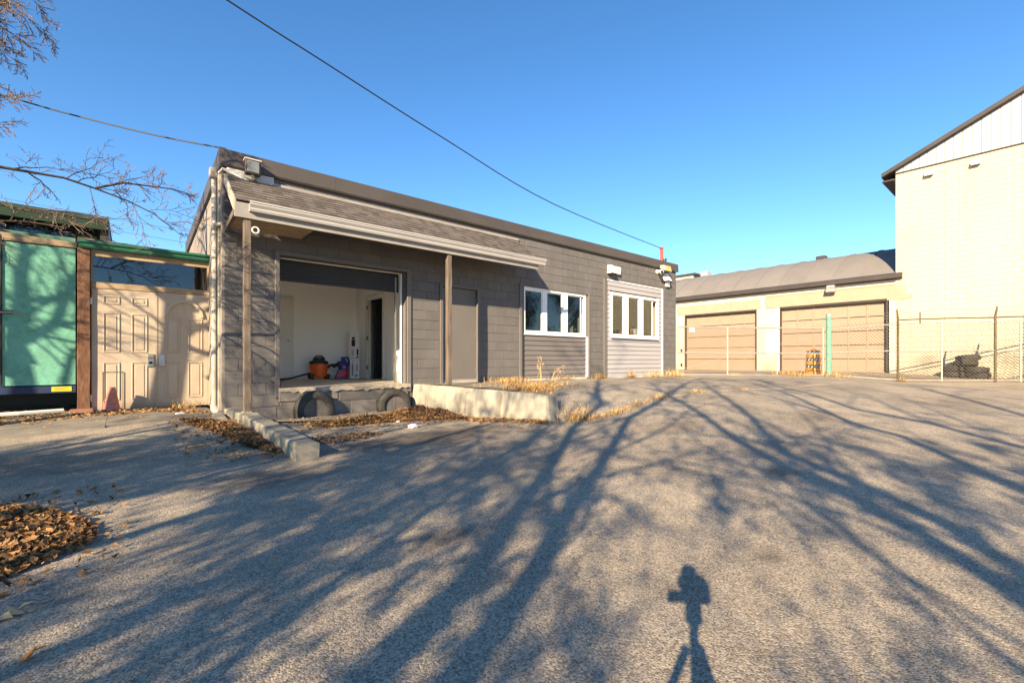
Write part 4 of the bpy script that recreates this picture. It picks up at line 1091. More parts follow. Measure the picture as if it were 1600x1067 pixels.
# tall cream building
T = thing('cream_building', 'tall cream block building with white metal gable at the right edge', 'building', (UW, 0, .4))
VR = 4.07; ZG = 8.71
bx(UW + .008, UW + 14, -4.0, VR, .2, ZG).build('wall', M['cream_joint'], T)
course_blocks(-3.99, VR, .4, ZG - .02, [], MB(), UW).build('block_courses', M['cream_block'], T, kind='stuff')
RIDGE = .03
rz2 = lambda v: 8.80 + (VR - RIDGE - abs(v - RIDGE)) * .475
v = VR
while v > -3.9:
    w = .245
    a, b = v - w, v
    za, zb2 = rz2(a), rz2(b)
    if v > -3.9:
        MB().hexa([(UW - .03, a + .011, ZG), (UW + .01, a + .011, ZG), (UW + .01, b - .011, ZG), (UW - .03, b - .011, ZG), (UW - .03, a + .011, za), (UW + .01, a + .011, za), (UW + .01, b - .011, zb2), (UW - .03, b - .011, zb2)]).build('siding_panel', M['white_metal'], T)
    v -= w
MB().poly([(UW - .012, VR, ZG), (UW - .012, VR, rz2(VR)), (UW - .012, RIDGE, rz2(RIDGE)), (UW - .012, -3.99, rz2(-3.99)), (UW - .012, -3.99, ZG)]).build('gable_wall', M['fascia_grey'], T)
MB().prism([(-4, ZG - .035), (-4, ZG), (VR + .01, ZG), (VR + .01, ZG - .035)], 'x', UW - .05, UW + .02).build('drip_strip', M['dark_metal'], T)
def slab_roof(v0, v1):
    z0, z1 = rz2(v0) + .0, rz2(v1) + .0
    return MB().hexa([(UW - .25, v0, z0), (UW + 14.2, v0, z0), (UW + 14.2, v1, z1), (UW - .25, v1, z1), (UW - .25, v0, z0 + .16), (UW + 14.2, v0, z0 + .16), (UW + 14.2, v1, z1 + .16), (UW - .25, v1, z1 + .16)])
slab_roof(RIDGE, VR + .42).build('roof', M['dark_metal'], T)
slab_roof(-4.36, RIDGE).build('roof', M['dark_metal'], T)
bx(UW - .2, UW + 14, VR + .01, VR + .40, 8.40, 8.46).build('soffit', M['dark_metal'], T)
for vv in (3.05, 1.76):
    t = thing('wall_light', 'small white wall light %s on the tall cream wall' % ('nearer the corner, left of its twin' if vv > 2 else 'right of its twin'), 'light', (UW, vv, 8.38), 'white lights under the metal gable')
    MB().hexa([(UW - .16, vv - .14, 8.30), (UW - .002, vv - .14, 8.30), (UW - .002, vv + .14, 8.30), (UW - .16, vv + .14, 8.30), (UW - .10, vv - .14, 8.44), (UW - .002, vv - .14, 8.44), (UW - .002, vv + .14, 8.44), (UW - .10, vv + .14, 8.44)]).build('shade', M['white'], t, bevel=.02)
    bx(UW - .15, UW - .01, vv - .12, vv + .12, 8.285, 8.299).build('lens', M['lamp_glass'], t)

# distant cream block behind the vault
Fb = thing('far_building', 'distant cream building with flat roof behind the arched roof', 'building', (34, 18, .5))
bx(33.0, 45, 17.6, 34, .5, 7.55).build('wall', M['cream_wall'], Fb)
bx(32.9, 45.1, 17.4, 34.1, 7.56, 7.72).build('roof', M['dark_metal'], Fb)
bx(33.8, 34.6, 16.9, 17.5, 7.2, 7.9).build('rooftop_unit', M['white_metal'], Fb, bevel=.03)

# ------------------------------------------------------------------ fences
def chain_mesh(p0, p1, z0f, z1f, step=.105, r=.0072):
    """woven diagonals between two plan points; each strand is a thin three-sided wire"""
    p0, p1 = Vector(p0), Vector(p1); Lh = (p1 - p0).length; d = (p1 - p0) / Lh; nrm = Vector((d.y, -d.x))
    mb = MB()
    def pt(s, h, o): return (p0.x + d.x * s + nrm.x * o, p0.y + d.y * s + nrm.y * o, h)
    H = z1f(0) - z0f(0)
    for sgn in (1, -1):
        s = -H
        while s < Lh + H:
            a = [s, 0.0]; b = [s + sgn * H, H]
            lo, hi = 0.0, H
            def sx(h): return s + sgn * h
            # clip to 0..Lh
            if sgn > 0: lo = max(0, -s); hi = min(H, Lh - s)
            else: lo = max(0, s - Lh); hi = min(H, s)
            if hi - lo > .03:
                s0, s1 = sx(lo), sx(hi); k0, k1 = s0 / Lh, s1 / Lh
                h0 = z0f(k0) + lo / H * (z1f(k0) - z0f(k0)); h1 = z0f(k1) + hi / H * (z1f(k1) - z0f(k1))
                n = len(mb.v); o = .003 * sgn
                q0, q1 = pt(s0, h0, o), pt(s1, h1, o)
                t3 = [(nrm.x * r, nrm.y * r, 0), (d.x * r * .7 - nrm.x * r * .6, d.y * r * .7 - nrm.y * r * .6, r * .7), (-d.x * r * .7 - nrm.x * r * .6, -d.y * r * .7 - nrm.y * r * .6, -r * .7)]
                for q in (q0, q1): mb.v += [(q[0] + t[0], q[1] + t[1], q[2] + t[2]) for t in t3]
                mb.f += [(n, n + 1, n + 4, n + 3), (n + 1, n + 2, n + 5, n + 4), (n + 2, n, n + 3, n + 5)]
            s += step
    return mb

g0, g1 = (15.323, 8.784), (19.40, 5.34)
GT = thing('chain_link_gate', 'long low chain-link gate across the drive beside the grey building', 'gate', (15.3, 8.78, .5))
zb0, zb1, zt0, zt1 = .56, .54, 2.30, 2.25
lerp = lambda a, b, k: a + (b - a) * k
gp_ = lambda k, h: (lerp(g0[0], g1[0], k), lerp(g0[1], g1[1], k), h)
for nm, za, zb_ in (('top_rail', zt0, zt1), ('middle_rail', 1.36, 1.32), ('bottom_rail', zb0, zb1)):
    MB().tube([gp_(0, za), gp_(.5, (za + zb_) / 2 - (.01 if nm == 'top_rail' else 0)), gp_(1, zb_)], .026, 8).build(nm, M['galv'], GT, smooth=True)
for k in (0, .345, .685, 1.0):
    MB().tube([gp_(k, lerp(zb0, zb1, k)), gp_(k, lerp(zt0, zt1, k))], .028, 8).build('upright', M['galv'], GT, smooth=True)
chain_mesh(g0, g1, lambda k: lerp(zb0, zb1, k), lambda k: lerp(zt0, zt1, k)).build('chain_link', M['wire_mesh'], GT, kind='stuff')
for k in (.5,): MB().tube([gp_(0.02, .75), gp_(.5, 1.42), gp_(1, 2.05)], .006, 5).build('brace_wire', M['galv'], GT)
t = thing('gate_post', 'thick sea green gate post between the gate and the barbed fence', 'post', (19.44, 5.18, .5))
MB().tube([(19.44, 5.18, .4), (19.44, 5.18, 2.72)], .085, 14).build('pole', M['post_green'], t, smooth=True)
MB().lathe([(0, .06), (.05, .05), (.092, .0), (.092, -.06), (.085, -.06)], (19.44, 5.18, 2.74), 14).build('cap', M['galv'], t, smooth=True)
for z in (.75, 1.3, 2.15): MB().tube([(19.44, 5.18, z), (19.44, 5.18, z + .05)], .094, 14).build('band', M['post_green'], t, smooth=True)
t = thing('gate_post', 'slim post fixing the gate to the grey wall corner', 'post', (15.25, 8.84, .5))
MB().tube([(15.2, 8.88, .4), (15.2, 8.88, 2.35)], .045, 10).build('pole', M['galv'], t, smooth=True)
for z in (.75, 1.35, 2.1): MB().tube([(15.2, 8.88, z), (15.2, 8.88, z + .05)], .055, 10).build('band', M['black'], t)

FN = thing('barbed_fence', 'chain-link fence with olive posts and barbed wire before the cream wall', 'fence', (19.6, 3.3, .35))
fp = [(19.46, 5.1), (19.671, 3.275), (21.282, 1.128), (21.75, .50), (23.2, -1.5)]
fzb = [.50, .37, .39, .40, .40]; fzt = [2.34, 2.43, 2.46, 2.47, 2.5]
for i in range(4):
    a, b = fp[i], fp[i + 1]
    z0f = (lambda k, i=i: lerp(fzb[i], fzb[i + 1], k) + .03); z1f = (lambda k, i=i: lerp(fzt[i], fzt[i + 1], k) - (.16 if i else .0))
    chain_mesh(a, b, z0f, z1f).build('chain_link', M['wire_mesh'], FN, kind='stuff')
    for nm, f in (('top_rail', lambda k, i=i: lerp(fzt[i], fzt[i + 1], k)), ('upper_rail', lambda k, i=i: lerp(fzt[i], fzt[i + 1], k) - .14), ('middle_rail', lambda k, i=i: lerp(1.36, 1.40, k)), ('bottom_rail', lambda k, i=i: lerp(fzb[i], fzb[i + 1], k) + .05)):
        if i == 0 and nm == 'top_rail': continue
        r = .024 if nm == 'top_rail' else .018
        MB().tube([(a[0], a[1], f(0)), ((a[0] + b[0]) / 2, (a[1] + b[1]) / 2, f(.5) + (.01 if nm != 'bottom_rail' else -.01)), (b[0], b[1], f(1))], r, 8).build(nm, M['post_olive'] if nm == 'top_rail' else M['galv'], FN, smooth=True)
    for w in range(3):
        za, zb3 = fzt[i] + .10 + .10 * w, fzt[i + 1] + .10 + .10 * w
        if i == 0: za -= .05
        bw = MB(); nn = 14
        bw.tube([(lerp(a[0], b[0], k / nn), lerp(a[1], b[1], k / nn), lerp(za, zb3, k / nn) - .03 * math.sin(math.pi * k / nn)) for k in range(nn + 1)], .0045, 4)
        for k in range(1, nn * 2):
            kk = k / nn / 2; p = (lerp(a[0], b[0], kk), lerp(a[1], b[1], kk), lerp(za, zb3, kk) - .03 * math.sin(math.pi * kk))
            bw.tube([(p[0], p[1], p[2] - .018), (p[0] + .006, p[1], p[2] + .018)], .003, 3)
        bw.build('barbed_wire', M['wire_mesh'], FN)
for i, (u, v) in enumerate(fp[1:], 1):
    lean = (-.03, .02) if i == 1 else (.045, -.04)
    MB().tube([(u, v, fzb[i] - .1), (u, v, fzt[i] + .02), (u + lean[0], v + lean[1], fzt[i] + .36)], [.036, .036, .02], 10).build('post', M['post_olive'], FN, smooth=True)
for i, k in ((1, .46), (1, .235), (2, .85)):
    a, b = fp[i], fp[i + 1]; u, v = lerp(a[0], b[0], k), lerp(a[1], b[1], k)
    if k == .235: MB().tube([(u, v, 2.28), (u, v, 2.68)], .02, 8).build('stub_post', M['post_olive'], FN)
    else: MB().tube([(u, v, .4), (u, v, 2.32)], .026, 8).build('upright', M['galv'], FN, smooth=True)

# traffic barrel behind the gate
bu, bv = 20.85, 6.07; bz = lz(bu, bv)
t = thing('traffic_barrel', 'orange and black striped traffic barrel standing behind the gate', 'barrel', (bu, bv, bz))
MB().lathe([(0, 0), (.36, 0), (.36, .08), (.30, .11)], (bu, bv, bz), 20).build('base', M['barrel_orange'], t, smooth=True)
for k in range(6):
    z0, z1 = .11 + k * .135, .11 + (k + 1) * .135
    r0, r1 = .275 - k * .008, .275 - (k + 1) * .008
    if k % 2:
        pass
    MB().lathe([(r0, z0), (r0 + .008, z0 + .02), (r1 + .008, z1 - .02), (r1, z1)], (bu, bv, bz), 24).build('band', M['barrel_orange'] if k % 2 == 0 else M['ink'], t, smooth=True)
    if k % 2:
        wm = MB()
        for s in range(0, 24, 2):
            a0, a1, tw_ = s * math.pi / 12, (s + .9) * math.pi / 12, .18
            rr0, rr1 = r0 + .0105, r1 + .0105
            wm.poly([(bu + rr0 * math.cos(a0), bv + rr0 * math.sin(a0), bz + z0 + .022), (bu + rr0 * math.cos(a1), bv + rr0 * math.sin(a1), bz + z0 + .022), (bu + rr1 * math.cos(a1 + tw_), bv + rr1 * math.sin(a1 + tw_), bz + z1 - .022), (bu + rr1 * math.cos(a0 + tw_), bv + rr1 * math.sin(a0 + tw_), bz + z1 - .022)])
        wm.build('stripe_marks', M['paper'], t)
MB().lathe([(0, .955), (.12, .955), (.225, .93), (.23, .915)], (bu, bv, bz), 20).build('top', M['barrel_orange'], t, smooth=True)
MB().tube([(bu - .06, bv + .06, bz + .95), (bu, bv, bz + 1.0), (bu + .06, bv - .06, bz + .95)], .018, 6).build('handle', M['barrel_orange'], t)

# tyres ------------------------------------------------------------------------------------------
def tyre_prof(R_, w, hub):
    h = w / 2
    return [(hub, -h * .75), (hub + .03, -h * .95), (R_ * .80, -h), (R_ * .94, -h * .88), (R_, -h * .55), (R_, h * .55), (R_ * .94, h * .88), (R_ * .80, h), (hub + .03, h * .95), (hub, h * .75), (hub, -h * .75)]
def tread(R_, w, n=36):
    mb = MB()
    for i in range(n):
        a = 2 * math.pi * i / n
        for s in (-1, 1):
            c, sn = math.cos(a + s * .04), math.sin(a + s * .04); tx, ty = -sn * .020, c * .020
            for y0, y1 in ((s * w * .06, s * w * .26),):
                p = [(c * (R_ - .004) - tx, sn * (R_ - .004) - ty), (c * (R_ - .004) + tx, sn * (R_ - .004) + ty), (c * (R_ + .010) + tx, sn * (R_ + .010) + ty), (c * (R_ + .010) - tx, sn * (R_ + .010) - ty)]
                mb.hexa([(p[0][0], p[0][1], y0), (p[1][0], p[1][1], y0), (p[1][0], p[1][1], y1), (p[0][0], p[0][1], y1), (p[3][0], p[3][1], y0), (p[2][0], p[2][1], y0), (p[2][0], p[2][1], y1), (p[3][0], p[3][1], y1)])
    return mb
tm_me = MB().lathe(tyre_prof(.33, .21, .20), (0, 0, 0), 32).mesh('carcass', smooth=True)
tr_me = tread(.33, .21).mesh('tread')
tm_me.materials.append(M['rubber']); tr_me.materials.append(M['rubber'])
def tyre(loc, rot, label, group, fill=None):
    t = thing('tyre', label, 'tyre', loc, group)
    t.rotation_euler = rot
    a = bpy.data.objects.new('carcass', tm_me); COL.objects.link(a); a.parent = t
    b = bpy.data.objects.new('tread', tr_me); COL.objects.link(b); b.parent = t; b['kind'] = 'stuff'
    if fill:
        c = bpy.data.objects.new('wall_disc', fill); COL.objects.link(c); c.parent = t
    return t
fill_me = MB().lathe([(0, -.05), (.15, -.05), (.205, -.03), (.205, .06), (0, .06)], (0, 0, 0), 24).box(-.006, .006, -.19, .19, .058, .066).mesh('wall_disc', smooth=False)
fill_me.materials.append(M['rubber_grey'])
tyre((2.50, VF - .165, .215), (R(90), 0, R(2)), 'half sunk bumper tyre at the left of the dock wall', 'bumper tyres on the dock wall', fill_me)
tyre((4.00, VF - .165, .195), (R(90), 0, R(-3)), 'half sunk bumper tyre right on the dock wall by the leaf heap', 'bumper tyres on the dock wall', fill_me)
pile = [(2.30, 0, 0, 'bottom tyre at the left of the dark stack behind the fence'), (1.66, 0, 0, 'bottom tyre at the right of the dark stack behind the fence'), (2.26, .205, .08, 'middle tyre at the left of the dark stack behind the fence'),
        (1.70, .205, -.05, 'middle tyre at the right of the dark stack behind the fence'), (1.98, .42, .16, 'upper tyre of the dark stack, tilted, behind the fence'), (1.92, .62, -.1, 'topmost tyre of the dark stack behind the fence')]
for vv, dz, tilt, lab in pile:
    tyre((23.35 + random.uniform(-.06, .06), vv, lz(23.3, vv) + .105 + dz), (tilt, tilt * .5, random.random() * 3), lab, 'dark tyres stacked against the cream wall')

# ------------------------------------------------------------------ kerb, retaining wall, small masonry
def rough_box(name, ring0, ring1, nseg, m, jitter, label=None, cat=None, parent=None, sub=3, group=None):
    """a cast block: cross-section ring swept between two ends with chipped, uneven faces"""
    mb = MB(); k = len(ring0)
    for i in range(nseg + 1):
        t = i / nseg
        for a, b in zip(ring0, ring1):
            p = Vector(a).lerp(Vector(b), t)
            mb.v.append((p.x + random.uniform(-jitter, jitter), p.y + random.uniform(-jitter, jitter), p.z + random.uniform(-jitter, jitter)))
    for i in range(nseg):
        for j in range(k):
            j2 = (j + 1) % k; mb.f.append((i * k + j, i * k + j2, (i + 1) * k + j2, (i + 1) * k + j))
    mb.f.append(tuple(range(k - 1, -1, -1))); mb.f.append(tuple(nseg * k + j for j in range(k)))
    org = ring0[0] if parent is None else None
    o = mb.build(name, m, parent, org=org, bevel=.012, seg=2)
    if label: tag(o, label, cat, group)
    return o
def box_ring(u0, u1, v, z0, z1, c=.02):
    return [(u0, v, z0), (u1, v, z0), (u1, v, z1 - c), (u1 - c, v, z1), (u0 + c, v, z1), (u0, v, z1 - c)]
rough_box('kerb', box_ring(1.27, 1.50, 7.55, .02, .30), box_ring(1.34, 1.585, 5.12, -.03, .215), 18, M['concrete'], .010, 'long weathered concrete kerb running out from the left of the dock', 'kerb')
rough_box('kerb', box_ring(1.15, 1.42, 8.44, .1, .335), box_ring(1.23, 1.49, 7.58, .05, .32), 6, M['concrete'], .008, 'short mossy kerb block against the wall under the left post', 'kerb')
rough_box('splash_block', box_ring(.98, 1.14, 8.30, .2, .285), box_ring(.93, 1.13, 7.92, .17, .255), 4, M['concrete'], .004, 'small grey splash block under the white downpipe', 'block')
o = bx(-.70, -.42, VS - .28, VS - .05, .2, .315).build('brick', M['brick'], org=(-.56, VS - .2, .2), bevel=.012, seg=2)
tag(o, 'red brick at the foot of the brown gate post', 'brick')
# retaining wall: battered end, board-marked faces
rw = thing('retaining_wall', 'stained pale concrete retaining wall beside the dock ramp', 'wall', (4.55, 8.5, 0))
mb = MB(); n = 40; rr = random.Random(3)
for i in range(n + 1):
    t = i / n
    u, v = lerp(4.50, 4.90, t), lerp(8.46, 4.98, t)
    zt_ = lerp(.60, .565, t) + rr.uniform(-.004, .004)
    e = max(0, (t - .93) / .07)
    for (du_, z) in ((-.05, -.15), (-.04, .05), (-.025, .30), (-.008, zt_ - .03), (.012, zt_), (.17, zt_), (.19, zt_ - .02), (.2, -.15)):
        mb.v.append((u + du_ + rr.uniform(-.004, .004) + .02 * e, v - .16 * e * (1 - max(0, z) / .6) + rr.uniform(-.003, .003), z if z != zt_ else zt_ - .03 * e))
k = 8
for i in range(n):
    for j in range(k):
        j2 = (j + 1) % k; mb.f.append((i * k + j, i * k + j2, (i + 1) * k + j2, (i + 1) * k + j))
mb.f.append(tuple(range(k - 1, -1, -1))); mb.f.append(tuple(n * k + j for j in range(k)))
mb.build('wall_body', M['concrete_wall'], rw, smooth=True)

# ------------------------------------------------------------------ things inside the bay
t = thing('shop_vacuum', 'orange shop vacuum with black lid and hose on the bay floor', 'vacuum', (3.68, 11.9, FL))
vu, vv = 3.68, 11.9
MB().lathe([(0, .06), (.18, .06), (.19, .10), (.215, .38), (.215, .40)], (vu, vv, FL), 28).build('drum', M['orange'], t, smooth=True)
MB().lathe([(.225, .385), (.228, .42), (.21, .45), (.15, .47), (.14, .52), (.12, .545), (0, .55)], (vu, vv, FL), 28).build('lid', M['black'], t, smooth=True)
MB().tube([(vu - .13, vv - .02, FL + .52), (vu - .06, vv - .02, FL + .585), (vu + .07, vv - .02, FL + .58), (vu + .14, vv - .02, FL + .50)], .02, 8).build('handle', M['black'], t, smooth=True)
bx(vu - .08, vu + .08, vv - .20, vv - .17, FL + .41, FL + .455).build('switch_box', M['black'], t, bevel=.01)
for (a, b) in ((-.19, -.12), (.19, -.12), (-.19, .12), (.19, .12)):
    w = MB().lathe([(0, -.03), (.05, -.03), (.058, 0), (.05, .03), (0, .03)], (vu + a, vv + b, FL + .058), 14, 'x').build('wheel', M['black'], t, smooth=True)
    bx(vu + a - .045, vu + a + .045, vv + b - .05, vv + b + .05, FL + .075, FL + .13).build('caster_bracket', M['black'], t, bevel=.012)
bx(vu + .16, vu + .225, vv - .14, vv - .05, FL + .27, FL + .33).build('latch', M['black'], t, bevel=.01)
MB().tube([(vu + .21, vv, FL + .32), (vu + .30, vv, FL + .35), (vu + .42, vv + .02, FL + .36), (vu + .52, vv + .05, FL + .33), (vu + .54, vv + .06, FL + .2), (vu + .50, vv + .02, FL + .06)], .033, 10).build('hose', M['black'], t, smooth=True)
MB().tube([(vu + .40, vv + .1, FL + .30), (vu + .55, vv + .15, FL + .42), (vu + .72, vv + .2, FL + .47)], .03, 10).build('hose', M['black'], t, smooth=True)
t = thing('vacuum_wand', 'long black vacuum wand lying on the bay floor', 'vacuum wand', (2.9, 11.75, FL))
MB().tube([(3.44, 11.8, FL + .16), (2.95, 11.62, FL + .05), (2.72, 11.55, FL + .032)], .022, 8).build('tube', M['black'], t, smooth=True)
MB().hexa([(2.35, 11.45, FL + .002), (2.78, 11.50, FL + .002), (2.78, 11.62, FL + .002), (2.35, 11.57, FL + .002), (2.38, 11.48, FL + .05), (2.76, 11.52, FL + .055), (2.76, 11.60, FL + .055), (2.38, 11.54, FL + .05)]).build('nozzle', M['black'], t, bevel=.01)
bt = (4.26, 11.8)
t = thing('detergent_bottle', 'tall blue bottle with red label standing left of the carton', 'bottle', (*bt, FL))
MB().lathe([(0, .0), (.115, .005), (.125, .03), (.125, .36), (.10, .43), (.05, .47), (.045, .50)], (*bt, FL), 20).build('body', M['blue'], t, smooth=True)
MB().lathe([(.05, .49), (.055, .50), (.055, .56), (0, .565)], (*bt, FL), 16).build('cap', M['blue'], t, smooth=True)
MB().tube([(bt[0] + .02, bt[1], FL + .54), (bt[0] + .10, bt[1] - .02, FL + .55), (bt[0] + .14, bt[1] - .02, FL + .44), (bt[0] + .125, bt[1] - .01, FL + .32)], .022, 8).build('handle', M['blue'], t, smooth=True)
MB().lathe([(.127, .05), (.128, .06), (.128, .22), (.127, .23)], (*bt, FL), 18, 'z', R(200), R(340)).build('label', M['red'], t, smooth=True)
bx(bt[0] - .05, bt[0] + .02, bt[1] - .133, bt[1] - .124, FL + .25, FL + .33).build('label_spot', M['orange'], t)
t = thing('jug', 'low red and blue jug leaning in front of the blue bottle', 'jug', (4.12, 11.62, FL))
MB().hexa([(3.97, 11.560, FL + .002), (4.26, 11.560, FL + .002), (4.26, 11.680, FL + .002), (3.97, 11.680, FL + .002), (4.06, 11.570, FL + .24), (4.25, 11.570, FL + .27), (4.25, 11.660, FL + .27), (4.06, 11.660, FL + .24)]).build('body', M['blue'], t, bevel=.02, seg=2)
MB().hexa([(3.99, 11.556, FL + .04), (4.24, 11.556, FL + .10), (4.24, 11.562, FL + .10), (3.99, 11.562, FL + .04), (4.05, 11.561, FL + .13), (4.24, 11.561, FL + .22), (4.24, 11.567, FL + .22), (4.05, 11.567, FL + .13)]).build('label', M['red'], t)
t = thing('carton', 'tall pale printed carton standing against the back wall', 'box', (4.56, 11.85, FL))
bx(4.425, 4.67, 11.76, 11.94, FL, 1.83).build('box', M['carton'], t, bevel=.004)
y = 11.758
for (a, b, c, d) in ((4.565, 4.66, 1.45, 1.62), (4.575, 4.65, 1.63, 1.69), (4.70, 4.745, 1.22, 1.38), (4.69, 4.75, 1.16, 1.19), (4.575, 4.59, .68, .98), (4.60, 4.608, .68, 1.1), (4.62, 4.628, 1.2, 1.42), (4.57, 4.578, 1.2, 1.42), (4.595, 4.603, 1.2, 1.36), (4.70, 4.71, .80, 1.0), (4.72, 4.728, .80, .96)):
    a, b = a - .11, b - .11
    bx(a, b, y - .002, y + .003, c, d).build('print', M['ink'], t)
MB().lathe([(.018, 0), (.036, 0)], (4.58, y - .001, .69), 18, 'y').build('print', M['ink'], t)
bx(4.44, 4.655, y - .001, y + .003, 1.135, 1.145).build('tape_line', M['ink'], t)
o = bx(2.03, 2.13, VF + .5, VF + .62, FL, FL + .07).build('door_stop', M['rust_red'], org=(2.08, VF + .55, FL), bevel=.015, seg=2)
tag(o, 'small dark red wedge on the bay floor by the left jamb', 'door stop')
t = thing('bowl', 'red bowl inside on the ledge of the far window', 'bowl', (12.3, VF + .28, 1.80))
MB().lathe([(0, 0), (.10, .0), (.21, .20), (.22, .24), (.20, .24), (.09, .02), (0, .02)], (12.3, VF + .33, 1.80), 22).build('body', M['red'], t, smooth=True)
MB().lathe([(.05, -.03), (.10, -.03), (.10, 0.0)], (12.3, VF + .33, 1.80), 18).build('foot', M['red'], t)
bx(11.3, 13.3, VF + .2, VF + .6, 1.72, 1.77).build('window_ledge', M['room_tan'], B)
for (u, w, h, lab) in ((12.75, .22, .34, 'pale cream box inside the far window beside the red bowl'), (13.05, .16, .28, 'small pale box at the right inside the far window')):
    o = bx(u - w / 2, u + w / 2, VF + .24, VF + .45, 1.772, 1.772 + h).build('storage_box', M['off_white'], org=(u, VF + .3, 1.772), bevel=.01); tag(o, lab, 'box')

# ------------------------------------------------------------------ traffic cone by the gate
cu_, cv_ = -.20, VS - .24; czz = lz(cu_, cv_) + .02
t = thing('traffic_cone', 'faded red traffic cone leaning against the beige doors', 'cone', (cu_, cv_, czz))
MB().box(cu_ - .13, cu_ + .13, cv_ - .13, cv_ + .13, czz, czz + .03).build('base', M['cone'], t, bevel=.012, seg=2)
MB().lathe([(.105, .028), (.10, .05), (.045, .37), (.040, .38), (.028, .38), (.028, .36)], (cu_, cv_, czz), 22).build('body', M['cone'], t, smooth=True)

# ------------------------------------------------------------------ leaves, grass, litter
def leaf_mesh(name, P, size, flat=.5, seed=1):
    """many bent leaves: six-vertex folded blades at points P (n,3)"""
    g = np.random.default_rng(seed); n = len(P)
    s = size * g.uniform(.3, 1.35, n)
    yaw = g.uniform(0, 2 * np.pi, n); pit = g.normal(0, flat, n); rol = g.normal(0, flat, n)
    base = np.array([(-.6, 0, 0), (0, -.36, .10), (0, .36, .10), (.6, 0, .12), (0.05, 0, -.03)], float)
    V = np.repeat(base[None], n, 0) * s[:, None, None]
    V[:, 1, 1] *= g.uniform(.7, 1.2, n); V[:, 2, 2] *= g.uniform(-1.5, 2.5, n); V[:, 1, 2] *= g.uniform(-1.5, 2.5, n); V[:, 3, 2] *= g.uniform(-2, 3, n)
    c, s_ = np.cos(rol), np.sin(rol); y, z = V[..., 1].copy(), V[..., 2].copy(); V[..., 1] = c[:, None] * y - s_[:, None] * z; V[..., 2] = s_[:, None] * y + c[:, None] * z
    c, s_ = np.cos(pit), np.sin(pit); x, z = V[..., 0].copy(), V[..., 2].copy(); V[..., 0] = c[:, None] * x + s_[:, None] * z; V[..., 2] = -s_[:, None] * x + c[:, None] * z
    c, s_ = np.cos(yaw), np.sin(yaw); x, y = V[..., 0].copy(), V[..., 1].copy(); V[..., 0] = c[:, None] * x - s_[:, None] * y; V[..., 1] = s_[:, None] * x + c[:, None] * y
    V += P[:, None, :]
    i = np.arange(n)[:, None] * 5
    F = np.stack([i + np.array([[0, 1, 4]]), i + np.array([[1, 3, 4]]), i + np.array([[3, 2, 4]]), i + np.array([[2, 0, 4]])], 1).reshape(-1, 3)
    return fast_mesh(name, V.reshape(-1, 3), F)
def heap(name, label, poly, n, h, size, m, seed, thin=0.0, flat=.45):
    """leaf litter inside a plan outline, thicker in the middle"""
    g = np.random.default_rng(seed); poly = np.array(poly); lo, hi = poly.min(0), poly.max(0); pts = []
    def inside(x, y):
        c = False; j = len(poly) - 1
        for i in range(len(poly)):
            if (poly[i, 1] > y) != (poly[j, 1] > y) and x < (poly[j, 0] - poly[i, 0]) * (y - poly[i, 1]) / (poly[j, 1] - poly[i, 1]) + poly[i, 0]: c = not c
            j = i
        return c
    def dist(x, y):
        d = 9
        for i in range(len(poly)):
            a, b = poly[i], poly[(i + 1) % len(poly)]; ab = b - a
            t = np.clip(((x - a[0]) * ab[0] + (y - a[1]) * ab[1]) / (ab @ ab), 0, 1); d = min(d, math.hypot(x - a[0] - t * ab[0], y - a[1] - t * ab[1]))
        return d
    tries = 0
    while len(pts) < n and tries < n * 30:
        tries += 1
        x, y = g.uniform(lo - .14, hi + .14)
        if inside(x, y):
            d = dist(x, y); pts.append((x, y, min(1, d / .35)))
        elif g.random() < .03: pts.append((x, y, 0))
    P = np.array(pts); z = lot_z(P[:, 0], P[:, 1]); top = P[:, 2] ** .7 * h * (0.75 + .25 * np.sin(P[:, 0] * 9) * np.cos(P[:, 1] * 8))
    Q = np.stack([P[:, 0], P[:, 1], z + .012 + top * g.uniform(.35, 1, len(P)) + g.random(len(P)) * .015], -1)
    me = leaf_mesh(name, Q, size, flat, seed)
    o = link(name, me, m, None, None, 'stuff'); o['label'] = label
    if h > .03:  # a low mound of packed leaves under the loose ones
        mb = MB(); cu, cv = poly.mean(0); rings = 7; k = len(poly)
        for r in range(rings + 1):
            t = r / rings
            for a in poly:
                x, y = cu + (a[0] - cu) * (1 - t), cv + (a[1] - cv) * (1 - t)
                mb.v.append((x, y, lz(x, y) - .02 + min(1, dist(x, y) / .35) ** .7 * h * .55))
        for r in range(rings):
            for j in range(k):
                j2 = (j + 1) % k; mb.f.append((r * k + j, r * k + j2, (r + 1) * k + j2, (r + 1) * k + j))
        u_ = mb.build(name, M['leaf_red'], kind='stuff', smooth=True); u_['label'] = 'packed leaves at the bottom of ' + label
    return o
heap('leaf_pile', 'large heap of brown leaves at the left edge of the lot', [(-1.6, 4.9), (-.95, 4.95), (-.55, 4.72), (-.30, 4.35), (-.15, 3.92), (-.17, 3.68), (-.33, 3.5), (-.55, 3.30), (-.9, 3.2), (-1.6, 3.3)], 12000, .08, .043, M['leaf'], 5)
heap('leaf_litter', 'dead leaves gathered along the left side of the long kerb', [(.55, 8.05), (.92, 7.75), (1.16, 7.45), (1.24, 6.6), (1.30, 5.6), (1.22, 5.62), (1.02, 6.3), (.85, 7.0), (.62, 7.5)], 5000, .07, .04, M['leaf'], 6)
heap('leaf_litter', 'dark wet leaves along the kerb foot', [(1.0, 7.1), (1.24, 6.9), (1.32, 5.5), (1.05, 6.0), (.95, 6.6)], 2400, .06, .04, M['leaf_red'], 16)
